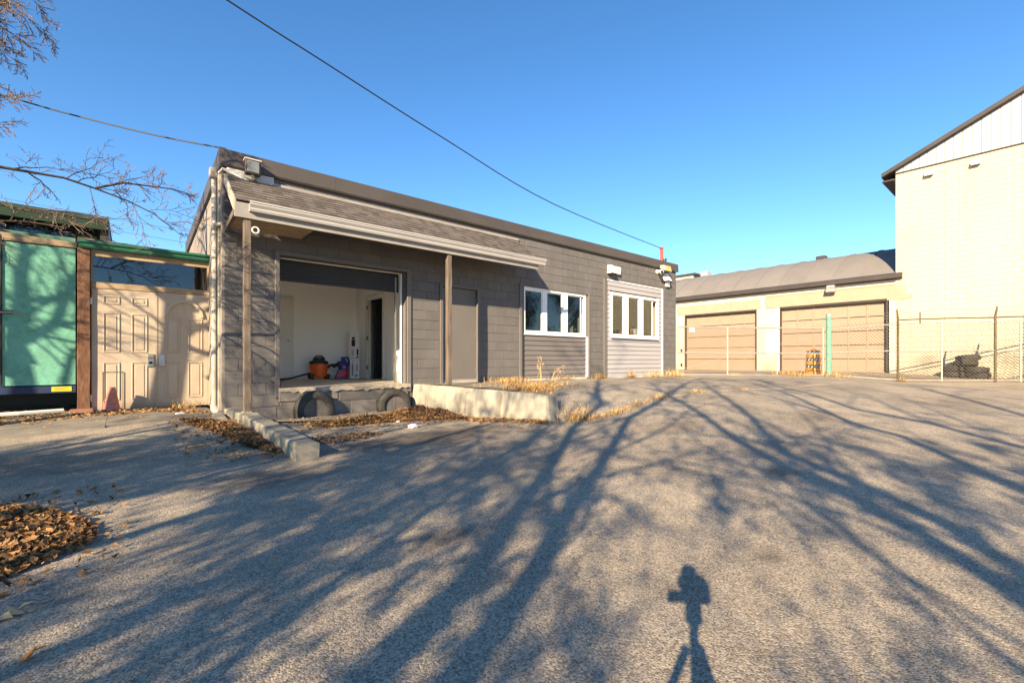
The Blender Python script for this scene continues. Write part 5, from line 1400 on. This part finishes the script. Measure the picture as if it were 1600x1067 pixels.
heap('leaf_litter', 'leaf drift along the dock apron up to the retaining wall', [(1.95, 7.05), (2.4, 7.3), (2.9, 7.42), (3.5, 7.62), (4.0, 8.25), (4.42, 8.3), (4.55, 7.3), (4.5, 6.5), (4.1, 6.5), (3.6, 6.75), (2.9, 6.8), (2.3, 6.75)], 9000, .10, .043, M['leaf'], 7)
heap('leaf_litter', 'russet leaf heap in the corner of ramp and retaining wall', [(3.7, 7.6), (4.15, 8.2), (4.45, 7.9), (4.52, 6.9), (4.35, 6.35), (3.9, 6.7)], 4200, .19, .045, M['leaf_red'], 8)
heap('leaf_litter', 'thin leaf scatter before the beige doors and brown post', [(-1.9, 9.0), (-1.0, 9.6), (-.3, 9.75), (.6, 9.85), (1.0, 9.3), (1.0, 8.5), (.4, 9.2), (-.4, 9.0), (-1.2, 8.9)], 1300, .015, .05, M['leaf'], 9)
heap('leaf_litter', 'leaves and scraps under the edge of the container', [(-2.6, 9.0), (-1.7, 9.2), (-.85, 9.7), (-.7, 10.2), (-1.6, 10.8), (-2.6, 10.6)], 1300, .03, .05, M['leaf_red'], 10)
heap('leaf_litter', 'leaf scatter on the ramp below the dock apron', [(1.7, 6.0), (2.4, 6.15), (2.7, 5.9), (2.2, 5.6), (1.7, 5.75)], 420, .0, .045, M['leaf_red'], 12, flat=.2)
heap('leaf_litter', 'leaves along the foot of the retaining wall', [(4.2, 6.3), (4.62, 6.3), (4.85, 4.9), (4.7, 4.75), (4.5, 5.6)], 500, .02, .05, M['leaf'], 14)

def clump(u, v, n, h, spread, m, label, seed, lean=.6, cat='dry grass', group='tufts of dry grass'):
    g = np.random.default_rng(seed)
    x = u + g.normal(0, spread[0], n); y = v + g.normal(0, spread[1], n)
    z = np.array([gz(a, b) for a, b in zip(x, y)]) - .01
    a = g.uniform(0, 2 * np.pi, n); L_ = h * g.uniform(.2, 1.0, n) ** 1.3; ln = g.uniform(.3, 1.6, n) * lean * h
    w = g.uniform(.0025, .0055, n)
    low = g.random(n) < .55; L_[low] *= .3; ln[low] = g.uniform(.5, 1.3, low.sum()) * max(h, .14)
    dx, dy = np.cos(a), np.sin(a); px, py = -dy * w, dx * w
    V = np.zeros((n, 5, 3))
    V[:, 0] = np.stack([x + px, y + py, z], -1); V[:, 1] = np.stack([x - px, y - py, z], -1)
    mx, my, mz = x + dx * ln * .35, y + dy * ln * .35, z + L_ * .62
    V[:, 2] = np.stack([mx - px * .8, my - py * .8, mz], -1); V[:, 3] = np.stack([mx + px * .8, my + py * .8, mz], -1)
    V[:, 4] = np.stack([x + dx * ln * 1.2, y + dy * ln * 1.2, z + L_ * g.uniform(.7, 1.05, n)], -1)
    i = np.arange(n)[:, None] * 5
    F = np.concatenate([i + np.array([[0, 1, 2]]), i + np.array([[0, 2, 3]]), i + np.array([[3, 2, 4]])], 0)
    V0 = V.reshape(-1, 3) - np.array([u, v, gz(u, v)])
    o = link('grass_clump', fast_mesh('grass_clump', V0, F), m, (u, v, gz(u, v)))
    return tag(o, label, cat, group)
clump(6.75, 8.1, 924, .20, (.28, .12), M['straw'], 'bright straw tuft at the wall between the side door and first window', 21)
clump(5.15, 5.75, 1540, .16, (.22, .35), M['straw'], 'broad straw mat behind the end of the retaining wall', 22, 1.0)
clump(5.75, 6.2, 1320, .15, (.3, .35), M['straw'], 'flattened straw mat behind the retaining wall below the first window', 23, 1.1)
clump(6.6, 6.8, 770, .13, (.35, .3), M['straw'], 'low straw patch between the mats and the first window', 24, 1.1)
clump(5.25, 4.62, 572, .16, (.14, .14), M['straw'], 'rust straw tuft at the broken end of the retaining wall', 25, .9)
clump(5.80, 4.35, 400, .11, (.22, .05), M['straw'], 'small straw tuft on the pavement lip nearest the retaining wall', 26)
clump(6.35, 4.38, 200, .10, (.16, .05), M['straw'], 'long thin straw tuft along the pavement lip', 27)
clump(7.1, 4.42, 240, .12, (.2, .05), M['straw'], 'straw tuft along the lip right of the long thin one', 28)
clump(8.6, 4.48, 160, .09, (.14, .05), M['straw'], 'sparse straw tuft along the middle of the pavement lip', 29)
clump(10.2, 4.3, 110, .08, (.14, .05), M['straw'], 'faint straw tuft toward the gate on the pavement lip', 30)
clump(18.0, 5.9, 924, .30, (.28, .25), M['straw'], 'straw tuft at the foot of the gate below the barrel', 31, .7)
clump(19.3, 4.95, 572, .28, (.25, .2), M['straw'], 'straw tuft round the green gate post', 32)
clump(16.6, 7.3, 264, .16, (.12, .1), M['straw_pale'], 'thin pale tuft below the middle of the gate', 33)
clump(14.2, 8.25, 836, .36, (.25, .1), M['straw_pale'], 'pale tuft at the far corner of the grey wall', 34, .6)
clump(13.1, 8.33, 572, .30, (.28, .07), M['straw_pale'], 'pale tuft against the light siding under the far window', 35, .6)
clump(11.9, 8.35, 198, .36, (.07, .05), M['straw'], 'single brown tuft against the light siding', 36, .4)
clump(10.4, 8.36, 352,   .24, (.17, .05), M['straw'], 'straw fringe at the wall between the two windows', 37)
clump(8.9, 8.36, 264,   .16, (.2, .05), M['straw'], 'low straw fringe under the dark siding', 38)
clump(19.72, 3.2, 264, .26, (.07, .07), M['straw'], 'straw tuft at the foot of the first olive fence post', 39, .5)
clump(15.2, 8.6, 352, .2, (.5, .25), M['straw_pale'], 'pale fringe along the gate foot by the slim post', 40)
clump(.75, 9.85, 154, .22, (.12, .06), M['straw'], 'weed stalks sprouting at the foot of the beige doors', 41, .5)
def weed(u, v, h, lean, label, seed):
    g = random.Random(seed); z = gz(u, v); t = thing('weed', label, 'weed', (u, v, z), 'tall dry weeds')
    tops = MB(); st = MB()
    for k in range(4):
        a = g.uniform(-.3, .3); hh = h * g.uniform(.55, 1.05)
        pts = [(u + g.uniform(-.08, .08), v + g.uniform(-.05, .05), z - .02)]
        for i in range(1, 6):
            q = i / 5; pts.append((pts[0][0] + (lean + a) * q * q * hh, pts[0][1] + g.uniform(-.02, .02), z + hh * (q - .12 * q * q)))
        st.tube(pts, [.006, .005, .005, .004, .003, .002], 4)
        p = Vector(pts[-1])
        for _ in range(15):
            d = Vector((g.uniform(-1, 1) + lean, g.uniform(-1, 1), g.uniform(-.6, .8))) * .038; b = p + Vector((-(lean) * .5 * g.random(), 0, -.25 * g.random())) * .5
            tops.tube([b, b + d], [.005, .002], 3)
    st.build('stem', M['straw'], t); tops.build('seed_head', M['straw_pale'], t)
weed(7.72, 8.08, .68, .05, 'upright dry weed stalk before the dark siding', 1)
weed(8.12, 8.02, .46, .75, 'bent dry weed arching right before the dark siding', 2)

def crumple(name, u, v, s, m, label, cat, seed, flat=.4):
    g = random.Random(seed); bm = bmesh.new(); bmesh.ops.create_icosphere(bm, subdivisions=2, radius=s)
    for q in bm.verts:
        f = g.uniform(.55, 1.2); q.co = Vector((q.co.x * f, q.co.y * f * .8, max(-s * .2, q.co.z * f * flat) + s * .2))
    me = bpy.data.meshes.new(name); bm.to_mesh(me); bm.free()
    o = link(name, me, m, (u, v, gz(u, v) + .005)); o.rotation_euler.z = g.random() * 6
    return tag(o, label, cat)
crumple('litter', 2.2, 7.1, .085, M['paper'], 'blue white scrap of litter lying near the kerb end of the apron', 'litter', 1)
crumple('litter', 3.234, 6.111, .085, M['paper'], 'crumpled white paper on the ramp by the leaf heap', 'litter', 2, .5)
crumple('litter', 3.3, 6.75, .045, M['paper'], 'small white scrap in the leaves above the crumpled paper', 'litter', 3)
crumple('litter', .62, 8.7, .07, M['paper'], 'grey white rag near the splash block', 'litter', 4, .3)
crumple('litter', -1.75, 10.0, .22, M['paper'], 'white plastic sheet crumpled under the container', 'litter', 5, .25)
crumple('litter', -.72, 4.72, .07, M['paper'], 'white scrap on the top edge of the leaf heap', 'litter', 6)
crumple('stone', -.054, 2.402, .012, M['concrete'], 'pale pebble on the asphalt near the lower left corner', 'stone', 7, .8)
crumple('stone', 1.5, 3.4, .014, M['concrete'], 'pale pebble in the middle of the lot', 'stone', 8, .8)
def big_leaf(u, v, s, m, label, seed, n=1):
    P = np.array([[0, 0, .012]] + [[.03 * k, .02 * k, .014 + .008 * k] for k in range(1, n)])
    o = link('fallen_leaf', leaf_mesh('fallen_leaf', P, s, .25, seed), m, (u, v, gz(u, v)))
    return tag(o, label, 'leaf', 'single leaves fallen on the asphalt')
big_leaf(1.91, 1.127, .055, M['leaf_orange'], 'orange leaf beside the tripod shadow', 3, 2)
big_leaf(-.278, 2.42, .05, M['leaf_orange'], 'orange leaf near the lower left corner', 4, 2)
big_leaf(-.40, 2.85, .06, M['tan_paper'], 'large crumpled tan leaf at the lower left edge', 5, 5)
big_leaf(.62, 2.75, .03, M['leaf'], 'small brown leaf left of the middle foreground', 6)
big_leaf(2.75, 2.1, .03, M['leaf'], 'small brown leaf right of the tripod shadow', 7)
big_leaf(1.35, 1.75, .035, M['leaf'], 'small brown leaf between the two long trunk shadows', 8)
MBt = MB().tube([(-1.9, 9.55, .32), (-1.2, 9.6, .325), (-.75, 9.7, .33)], .03, 6).build('slat', M['off_white'], org=(-1.4, 9.6, .3)); tag(MBt, 'white painted slat lying on the ground before the container', 'board')
MBt = MB().tube([(18.0, 6.9, .56), (18.7, 6.5, .575), (19.2, 6.2, .58)], .02, 6).build('rod', M['dark_metal'], org=(18.5, 6.6, .56)); tag(MBt, 'dark rod lying on the ground behind the gate', 'rod')

# ------------------------------------------------------------------ trees
class TreeGen:
    def __init__(s, seed, thin=(.42, .6)): s.g = random.Random(seed); s.lv = {}; s.thin = thin
    def seg(s, p, d, L, r0, r1, n, wob, up, level):
        g = s.g; pts = [p.copy()]; rad = [r0]; d = d.normalized()
        for i in range(n):
            d = (d + Vector((g.gauss(0, wob), g.gauss(0, wob), g.gauss(0, wob) + up))).normalized()
            pts.append(pts[-1] + d * (L / n)); rad.append(lerp(r0, r1, (i + 1) / n))
        s.lv.setdefault(level, []).append((pts, rad)); return pts, rad
    def kids(s, pts, rad, L, level, spec):
        """spec[level] = (count, length ratio, angle, segments, wobble, uplift, first position)"""
        if level >= len(spec): return
        cnt, ratio, ang, n, wob, up, t0 = spec[level]; g = s.g
        for k in range(cnt):
            t = t0 + (1 - t0) * (k + g.random()) / cnt
            f = t * (len(pts) - 1); i = min(int(f), len(pts) - 2); p = pts[i].lerp(pts[i + 1], f - i)
            d = (pts[i + 1] - pts[i]).normalized(); o = d.orthogonal().normalized()
            ax = Quaternion(d, g.uniform(0, 2 * math.pi)) @ o
            a = R(ang + g.uniform(-15, 15)); nd = d * math.cos(a) + ax * math.sin(a)
            l = L * ratio * (1.15 - .65 * t) * g.uniform(.7, 1.2); r = max(.0032, lerp(rad[i], rad[i + 1], f - i) * g.uniform(*s.thin))
            q, w = s.seg(p, nd, l, r, max(.0022, r * .3), n, wob, up, level + 1)
            s.kids(q, w, l, level + 1, spec)
def tree_mesh(polys, k):
    mb = MB()
    for pts, rad in polys: mb.tube(pts, rad, k, cap=False)
    V = np.array(mb.v); F = np.array(mb.f); return V, F
def build_tree(T_, t, org, sides=(9, 6, 4, 3, 3)):
    org = np.array(org)
    for lv, polys in sorted(T_.lv.items()):
        if lv <= 1:
            for i, (pts, rad) in enumerate(polys):
                V, F = tree_mesh([(pts, rad)], sides[lv])
                o = link('trunk' if lv == 0 else 'limb', fast_mesh('limb', V - org, F), M['bark'], None, t)
                o.data.polygons.foreach_set('use_smooth', [True] * len(o.data.polygons))
    tw = [q for lv, polys in T_.lv.items() if lv >= 2 for q in polys]
    big = [q for q in T_.lv.get(2, [])]; small = [q for lv, polys in T_.lv.items() if lv > 2 for q in polys]
    for nm, qs, k in (('branches', big, 4), ('twigs', small, 3)):
        if qs:
            V, F = tree_mesh(qs, k); link(nm, fast_mesh(nm, V - org, F), M['bark'] if nm == 'branches' else M['twig'], None, t, 'stuff')
def buds(T_, t, org, n, size, m, seed, level=3, name='buds', spread=.05):
    g = np.random.default_rng(seed); polys = [q for lv, ps in T_.lv.items() if lv >= level for q in ps]
    P = []
    for _ in range(n):
        pts, _r = polys[g.integers(len(polys))]; i = g.integers(len(pts) - 1); P.append(np.array(pts[i].lerp(pts[i + 1], float(g.random()))) + g.normal(0, spread, 3))
    link(name, leaf_mesh(name, np.array(P) - np.array(org), size, .9, seed), m, None, t, 'stuff')

# trees standing behind the viewpoint: trunks throw the long shadows, extra bushy ones are added for shade
AZ = Vector((.8749, .4844, 0)); LT = Vector((-.4844, .8749, 0)); TANE = math.tan(SUN_EL)
def stem_from_trace(D, trace):
    """trunk whose shadow runs along the given plan trace (distance along the light, distance across it)"""
    pts = []
    for g, l in trace:
        p = AZ * (-D) + LT * l; p.z = TANE * (D + g) + lz(*(AZ * g + LT * l).xy) * .5; pts.append(p)
    return pts
def wanted(px, py, v):
    """how much of the lot is shaded at each place of the picture, so that the crowns carry their leaf clumps in the right boughs"""
    w = np.full(px.shape, .0)
    ins = (px > -150) & (px < 1750) & (py > 600) & (py < 1250)
    w[ins] = .45
    w[ins & (px < 640) & (py > 690)] = 1.5
    w[ins & (px < 420) & (py > 690) & (py < 800)] = 1.9
    w[ins & (px < 180) & (py > 780) & (py < 905)] = .12
    w[ins & (px > 640) & (px < 1050) & (py > 700)] = .85
    w[ins & (px > 880) & (py > 800)] = 1.0
    w[ins & (px > 1180) & (py > 680)] = .9
    w[ins & (py < 690)] = .22
    w[ins & (py > 930) & (px < 1350)] = 1.3
    w[v > 7.6] = .05
    w[(px > 970) & (px < 1190) & (py > 820)] = .0
    return w
def clusters(T_, t, org, n, per, size, m, seed, level=2, name='dry_leaves', spread=.13):
    """dead leaf clumps put on the boughs whose shadows fall where shade is wanted"""
    g = np.random.default_rng(seed); polys = [q for lv, ps in T_.lv.items() if lv >= level for q in ps]; C = []
    for pts, _r in polys:
        for i in range(len(pts) - 1):
            C.append(pts[i].lerp(pts[i + 1], float(g.random())))
    C = np.array([tuple(c) for c in C])
    k = (C[:, 2] - .08) / -LIGHT.z
    Gp = C[:, :2] + k[:, None] * np.array([LIGHT.x, LIGHT.y])
    f_ = np.array([math.cos(R(YAW)), math.sin(R(YAW))]); r_ = np.array([f_[1], -f_[0]])
    dep = np.maximum(Gp @ f_, .4); px = 800 + 710 * (Gp @ r_) / dep; py = 562 + 710 * (EYE - .08) / dep
    w = wanted(px, py, Gp[:, 1]) * dep ** .0
    # even out crowded boughs: weight by the local density of candidate shadows
    cell = {}
    key = [(int(a // .6), int(b // .6)) for a, b in Gp]
    for q in key: cell[q] = cell.get(q, 0) + 1
    w = w / np.array([cell[q] for q in key])
    if w.sum() <= 0: return
    n = min(n, int((w > 0).sum()))
    idx = g.choice(len(C), n, replace=False, p=w / w.sum()); P = []
    for i in idx:
        q = int(per * g.uniform(.35, 1.5)); P.append(C[i] + g.normal(0, spread * g.uniform(.55, 1.35), (q, 3)))
    link(name, leaf_mesh(name, np.concatenate(P) - np.array(org), size, 1.1, seed), m, None, t, 'stuff')
def shadow_tree(label, D, traces, seed, spec, r0=.11, top=2.5, budn=0):
    T_ = TreeGen(seed, (.28, .45)); g = T_.g
    st0 = stem_from_trace(D, traces[0]); base = Vector((st0[0].x, st0[0].y, -.1))
    t = thing('bare_tree', label, 'tree', base, 'bare trees behind the lot')
    for j, tr in enumerate(traces):
        pts = stem_from_trace(D + .25 * j, tr)
        b = base + LT * (.12 * j - .1)
        low = [b, b.lerp(pts[0], .45) + LT * g.uniform(-.1, .1)]
        allp = low + pts
        d = (pts[-1] - pts[-2]).normalized()
        for k in range(3):
            d = (d + Vector((g.gauss(0, .12), g.gauss(0, .12), .15))).normalized(); allp.append(allp[-1] + d * top / 3)
        n = len(allp); rad = [lerp(r0, .02, (i / (n - 1)) ** 1.2) for i in range(n)]
        T_.lv.setdefault(0, []).append((allp, rad))
        T_.kids(allp, rad, 3.5, 0, spec)
    build_tree(T_, t, base)
    if budn: clusters(T_, t, base, budn, 22, .05, M['leaf'], seed, 1, spread=.078)
    return t
SPEC_A = [(16, .75, 52, 7, .12, .02, .09), (6, .55, 45, 5, .14, .03, .2), (4, .5, 42, 3, .16, .02, .15)]
shadow_tree('bare twin trunked tree behind the camera', 5.6, [[(2.16, 1.02), (3.58, 1.19), (6.42, 1.46), (7.95, 1.3), (10.5, 1.7)], [(2.27, .72), (3.05, .78), (4.36, .8), (7.05, .77), (8.35, .42), (11, .1)]], 101, SPEC_A, .09, 2.0, 200)
shadow_tree('bare many stemmed tree to the right behind the camera', 6.2, [[(2.76, -1.44), (3.48, -1.38), (4.26, -1.21), (5.62, -.72), (7.41, -.27), (9, .2)], [(3.04, -1.62), (4.0, -1.56), (4.73, -1.35), (5.67, -1.0), (7.5, -.9), (10, -.6)], [(4.81, -2.52), (5.67, -2.5), (7.03, -2.47), (7.71, -2.12), (10, -2.0)]], 102, SPEC_A, .08, 2.0, 260)
shadow_tree('bare slim tree farthest right behind the camera', 7.2, [[(5.2, -3.5), (6.67, -3.48), (8.13, -3.23), (9.35, -2.6), (12, -2.3)], [(8, -4.6), (10, -4.9), (13, -5.2)]], 103, SPEC_A, .075, 2.0, 150)
SPEC_B = [(20, .75, 58, 6, .13, .0, .07), (8, .55, 48, 5, .15, .01, .15), (5, .5, 45, 3, .18, .0, .1)]
SPEC_C = [(8, .8, 58, 6, .13, .0, .07), (4, .55, 48, 5, .15, .01, .15), (3, .5, 45, 3, .18, .0, .1)]
shadow_tree('bushy bare tree left of the camera', 6.0, [[(-1, 3.2), (1, 3.3), (3, 3.2), (5.5, 3.0)], [(-1, 2.3), (1.5, 2.2), (4.5, 1.9)]], 104, SPEC_B, .08, 1.6, 650)
shadow_tree('bushy bare tree farther left of the camera', 5.6, [[(-1, 5.0), (1, 5.1), (3.4, 5.3)], [(-1, 4.2), (1.5, 4.2), (4.2, 4.0)]], 105, SPEC_B, .08, 1.6, 720)
shadow_tree('low bushy tree added just behind the camera for shade', 6.4, [[(-2.5, 1.5), (-1, 1.6), (.6, 1.5), (2.4, 1.7)]], 106, SPEC_B, .06, 1.2, 330)  # unseen tree added to fill in shade on the foreground
shadow_tree('bushy bare tree added farthest left behind the camera for shade', 5.2, [[(-.5, 6.3), (1.5, 6.5), (3.4, 6.4)]], 107, SPEC_B, .08, 1.6, 450)  # unseen tree added to widen the shade at the left
shadow_tree('low bushy tree added to the right behind the camera for shade', 6.8, [[(-2.5, -1.2), (-1, -1.3), (.6, -1.1), (2.4, -1.4)], [(-2.5, -2.0), (-.5, -2.2), (1.6, -2.3)]], 108, SPEC_C, .06, 1.2, 260)  # unseen tree added for shadow blotches at the lower right

for i, (u, v, sc_) in enumerate(((9, -24, 1.0), (14, -27, 1.15), (19, -23, 1.05), (25, -26, 1.2), (31, -24, 1.0), (37, -26, 1.1), (44, -24, 1.1))):
    if i == 0:
        far = thing('bare_tree', 'leafy tree across the street, first from the left of the row', 'tree', (u, v, 0), 'trees across the street')
        T3 = TreeGen(201); tk3 = [Vector((u, v, -.2)), Vector((u, v, 2.5)), Vector((u + .2, v, 5)), Vector((u, v + .2, 8)), Vector((u, v, 11))]
        T3.lv[0] = [(tk3, [.25, .2, .16, .1, .03])]; T3.kids(tk3, [.25, .2, .16, .1, .03], 6.5, 0, [(20, .62, 55, 6, .1, .03, .08), (9, .5, 45, 5, .14, .02, .15), (7, .5, 42, 3, .16, .02, .12)])
        build_tree(T3, far, Vector((u, v, 0))); buds(T3, far, Vector((u, v, 0)), 9000, .14, M['evergreen'], 5, 1, 'leaves', .22)
    else:
        o = copy_tree(far); o.location = (u, v, 0); o.rotation_euler.z = i * 1.3; o.scale = (sc_, sc_, sc_); o['label'] = ('leafy tree across the street, %s from the left of the row' % ('first', 'second', 'third', 'fourth', 'fifth', 'sixth', 'seventh')[i])

# tree left of the frame: its limb crosses the sky and its trunk shadows the beige doors
tb = Vector((-4.35, 7.35, 0))
t = thing('bare_tree', 'bare tree at the left edge with thin russet limbs over the container', 'tree', tb)
T_ = TreeGen(55); g = T_.g
trunk = [tb, tb + Vector((.02, .02, 1.3)), tb + Vector((-.02, .05, 2.6)), tb + Vector((.08, .0, 3.9)), tb + Vector((.0, -.05, 5.2)), tb + Vector((.15, .1, 6.6)), tb + Vector((.1, .1, 8.0))]
T_.lv[0] = [(trunk, [.16, .14, .125, .105, .08, .06, .03])]
T_.kids(trunk[2:], [.13, .105, .08, .06, .03], 4.0, 0, [(9, .62, 52, 7, .1, .03, .15), (9, .5, 45, 5, .13, .02, .15), (8, .5, 42, 3, .15, .02, .12)])
limb = [tb + Vector((.0, 0, 2.75)), Vector((-3.0, 7.0, 2.92)), Vector((-1.9, 6.85, 3.03)), Vector((-.99, 6.86, 3.05)), Vector((-.54, 7.0, 3.10)), Vector((-.28, 7.10, 3.07)), Vector((0, 7.2, 3.02)), Vector((.25, 7.26, 2.93)), Vector((.55, 7.36, 2.72))]
lr = [.04, .034, .024, .0155, .0125, .010, .008, .006, .004]
T_.lv.setdefault(1, []).append((limb, lr))
T_.kids(limb[3:], lr[3:], 1.25, 1, [None, (13, .62, 42, 6, .16, .03, .0), (7, .48, 42, 4, .18, .02, .1), (4, .45, 40, 2, .2, .02, .2)])
for (a, b, c) in (((-1.6, 6.85, 3.0), (-.9, 6.75, 2.62), (-.1, 6.95, 2.72)), ((-1.7, 6.9, 2.95), (-1.1, 6.7, 2.45), (-.5, 6.75, 2.5)), ((-.28, 7.1, 3.08), (.2, 7.3, 3.28), (.72, 7.6, 3.35))):
    q = [Vector(a), Vector(a).lerp(Vector(b), .5) + Vector((0, 0, .05)), Vector(b), Vector(b).lerp(Vector(c), .5) + Vector((0, 0, .03)), Vector(c)]; w = [.014, .012, .010, .007, .004]
    T_.lv.setdefault(1, []).append((q, w)); T_.kids(q, w, 1.0, 1, [None, (8, .6, 42, 6, .16, .03, .1), (6, .48, 42, 4, .18, .02, .1), (3, .45, 40, 2, .2, .02, .2)])
# upper russet crown that reaches into the corner of the sky
for (a, b) in (((-3.9, 7.3, 4.6), (-.95, 7.1, 4.9)), ((-3.9, 7.2, 3.9), (-1.05, 6.9, 4.25)), ((-4.0, 7.2, 5.0), (-.85, 7.2, 5.4)), ((-4.0, 7.3, 3.4), (-1.0, 6.9, 3.75)), ((-4.0, 7.2, 4.3), (-.95, 7.0, 4.55)), ((-4.0, 7.2, 4.8), (-.9, 7.3, 5.15))):
    a, b = Vector(a), Vector(b); q = [a.lerp(b, i / 6) + Vector((0, g.uniform(-.08, .08), .12 * math.sin(i))) for i in range(7)]; w = [.04, .034, .028, .022, .016, .011, .006]
    T_.lv.setdefault(1, []).append((q, w)); T_.kids(q[2:], w[2:], 1.5, 1, [None, (14, .55, 45, 6, .14, -.03, .1), (10, .5, 40, 4, .16, -.06, .1), (8, .5, 38, 3, .18, -.08, .1)])
build_tree(T_, t, tb)
buds(T_, t, tb, 3600, .014, M['bud'], 9, 3, 'buds', .01)
# second tree farther out, whose forked limbs fall as shadow on the green plywood
shb = Vector((-6.15, 7.55, 0))
t = thing('bare_tree', 'bare forked tree beyond the left edge shading the green plywood', 'tree', shb, 'bare trees left of the container')
T2 = TreeGen(66)
kk = (10.3 - 7.55) / LIGHT.y
def bough(pts, r0, r1, wob=.12):
    """boughs in the plane of the trunk, given where they fall along and up the plywood"""
    out = []
    for u, z in pts:
        p = Vector((u, 10.3, z)) - LIGHT * kk; p.y += T2.g.uniform(-wob, wob); out.append(p)
    rad = [lerp(r0, r1, i / (len(out) - 1)) for i in range(len(out))]
    T2.lv.setdefault(1, []).append((out, rad)); return out, rad
A_ = bough([(-1.36, .62), (-1.33, 1.35), (-1.33, 1.95), (-1.27, 2.4), (-1.30, 2.8), (-1.2, 3.6), (-1.3, 4.6)], .075, .02)
tr0 = A_[0][0]
T2.lv[0] = [([shb + Vector((0, 0, -.1)), shb.lerp(tr0, .5), tr0 + Vector((0, 0, .05))], [.13, .105, .078])]
Bq = bough([(-1.34, .8), (-1.08, 1.25), (-.86, 1.68), (-.74, 2.2), (-.71, 2.7), (-.6, 3.5), (-.7, 4.4)], .055, .015)
Cq = bough([(-.86, 1.68), (-.66, 1.78), (-.45, 2.05), (-.2, 2.2)], .03, .008)
Dq = bough([(-1.33, 1.9), (-1.02, 2.05), (-.6, 2.05), (-.2, 2.3)], .034, .01)
Eq = bough([(-1.16, 1.05), (-1.17, 1.5), (-.93, 1.9), (-.64, 2.1), (-.3, 2.7)], .03, .008)
Fq = bough([(-.9, .75), (-.78, 1.1), (-.66, 1.25), (-.4, 1.4), (-.1, 1.9)], .034, .008)
Gq = bough([(-1.36, 1.0), (-1.7, 1.6), (-2.1, 2.3), (-2.4, 3.2)], .05, .01)
for q, w in (A_, Bq, Cq, Dq, Eq, Fq, Gq):
    T2.kids(q, w, 1.7, 1, [None, (9, .6, 45, 5, .13, .02, .12), (6, .5, 42, 3, .16, .02, .15)])
build_tree(T2, t, shb)

# ------------------------------------------------------------------ tripod and camera that throw the shadow at the bottom of the lot
fw = Vector((math.cos(R(YAW)), math.sin(R(YAW)), 0)); rt = Vector((fw.y, -fw.x, 0))
cb = Vector((0, 0, EYE)) - fw * .10
t = thing('camera_tripod', 'black camera on a tripod at the viewpoint', 'camera', (cb.x, cb.y, 0))
def obox(c, a, b, h, f=fw, r=rt):
    c = Vector(c); P_ = []
    for z in (-h, h):
        for x, y in ((-a, -b), (a, -b), (a, b), (-a, b)): P_.append(c + r * x + f * y + Vector((0, 0, z)))
    return MB().hexa(P_)
obox(cb + rt * .015, .056, .04, .05).build('body', M['black'], t, bevel=.01)
obox(cb + Vector((0, 0, .068)), .03, .03, .014).build('prism_housing', M['black'], t, bevel=.008)
MB().tube([cb + Vector((0, 0, .08)), cb + Vector((0, 0, .11))], .02, 10).build('flash_foot', M['black'], t)
obox(cb - rt * .088 - fw * .035 + Vector((0, 0, -.012)), .045, .006, .027).build('flip_screen', M['black'], t, bevel=.004)
MB().lathe([(0, .125), (.026, .12), (.038, .10), (.038, .085), (.02, .07)], tuple(cb + Vector((0, 0, -.005)) - rt * .02), 14).build('flash_head', M['black'], t, smooth=True)
MB().tube([cb + fw * .03, cb + fw * .085], [.04, .044], 16).build('lens', M['black'], t, smooth=True)
MB().tube([cb - Vector((0, 0, .055)), cb - Vector((0, 0, .13))], .035, 12).build('ball_head', M['black'], t, smooth=True)
MB().tube([cb - Vector((0, 0, .13)), cb - Vector((0, 0, .42))], .018, 8).build('column', M['black'], t)
for k in range(3):
    a = R(90 + 120 * k) ; d = fw * math.sin(a) * -1 + rt * math.cos(a)
    p0 = cb - Vector((0, 0, .22)) + d * .03; p1 = Vector((cb.x, cb.y, .0)) + d * .42
    lg = MB().tube([p0, p0.lerp(p1, .5), p1], [.016, .014, .010], 8).build('leg', M['black'], t, smooth=True)
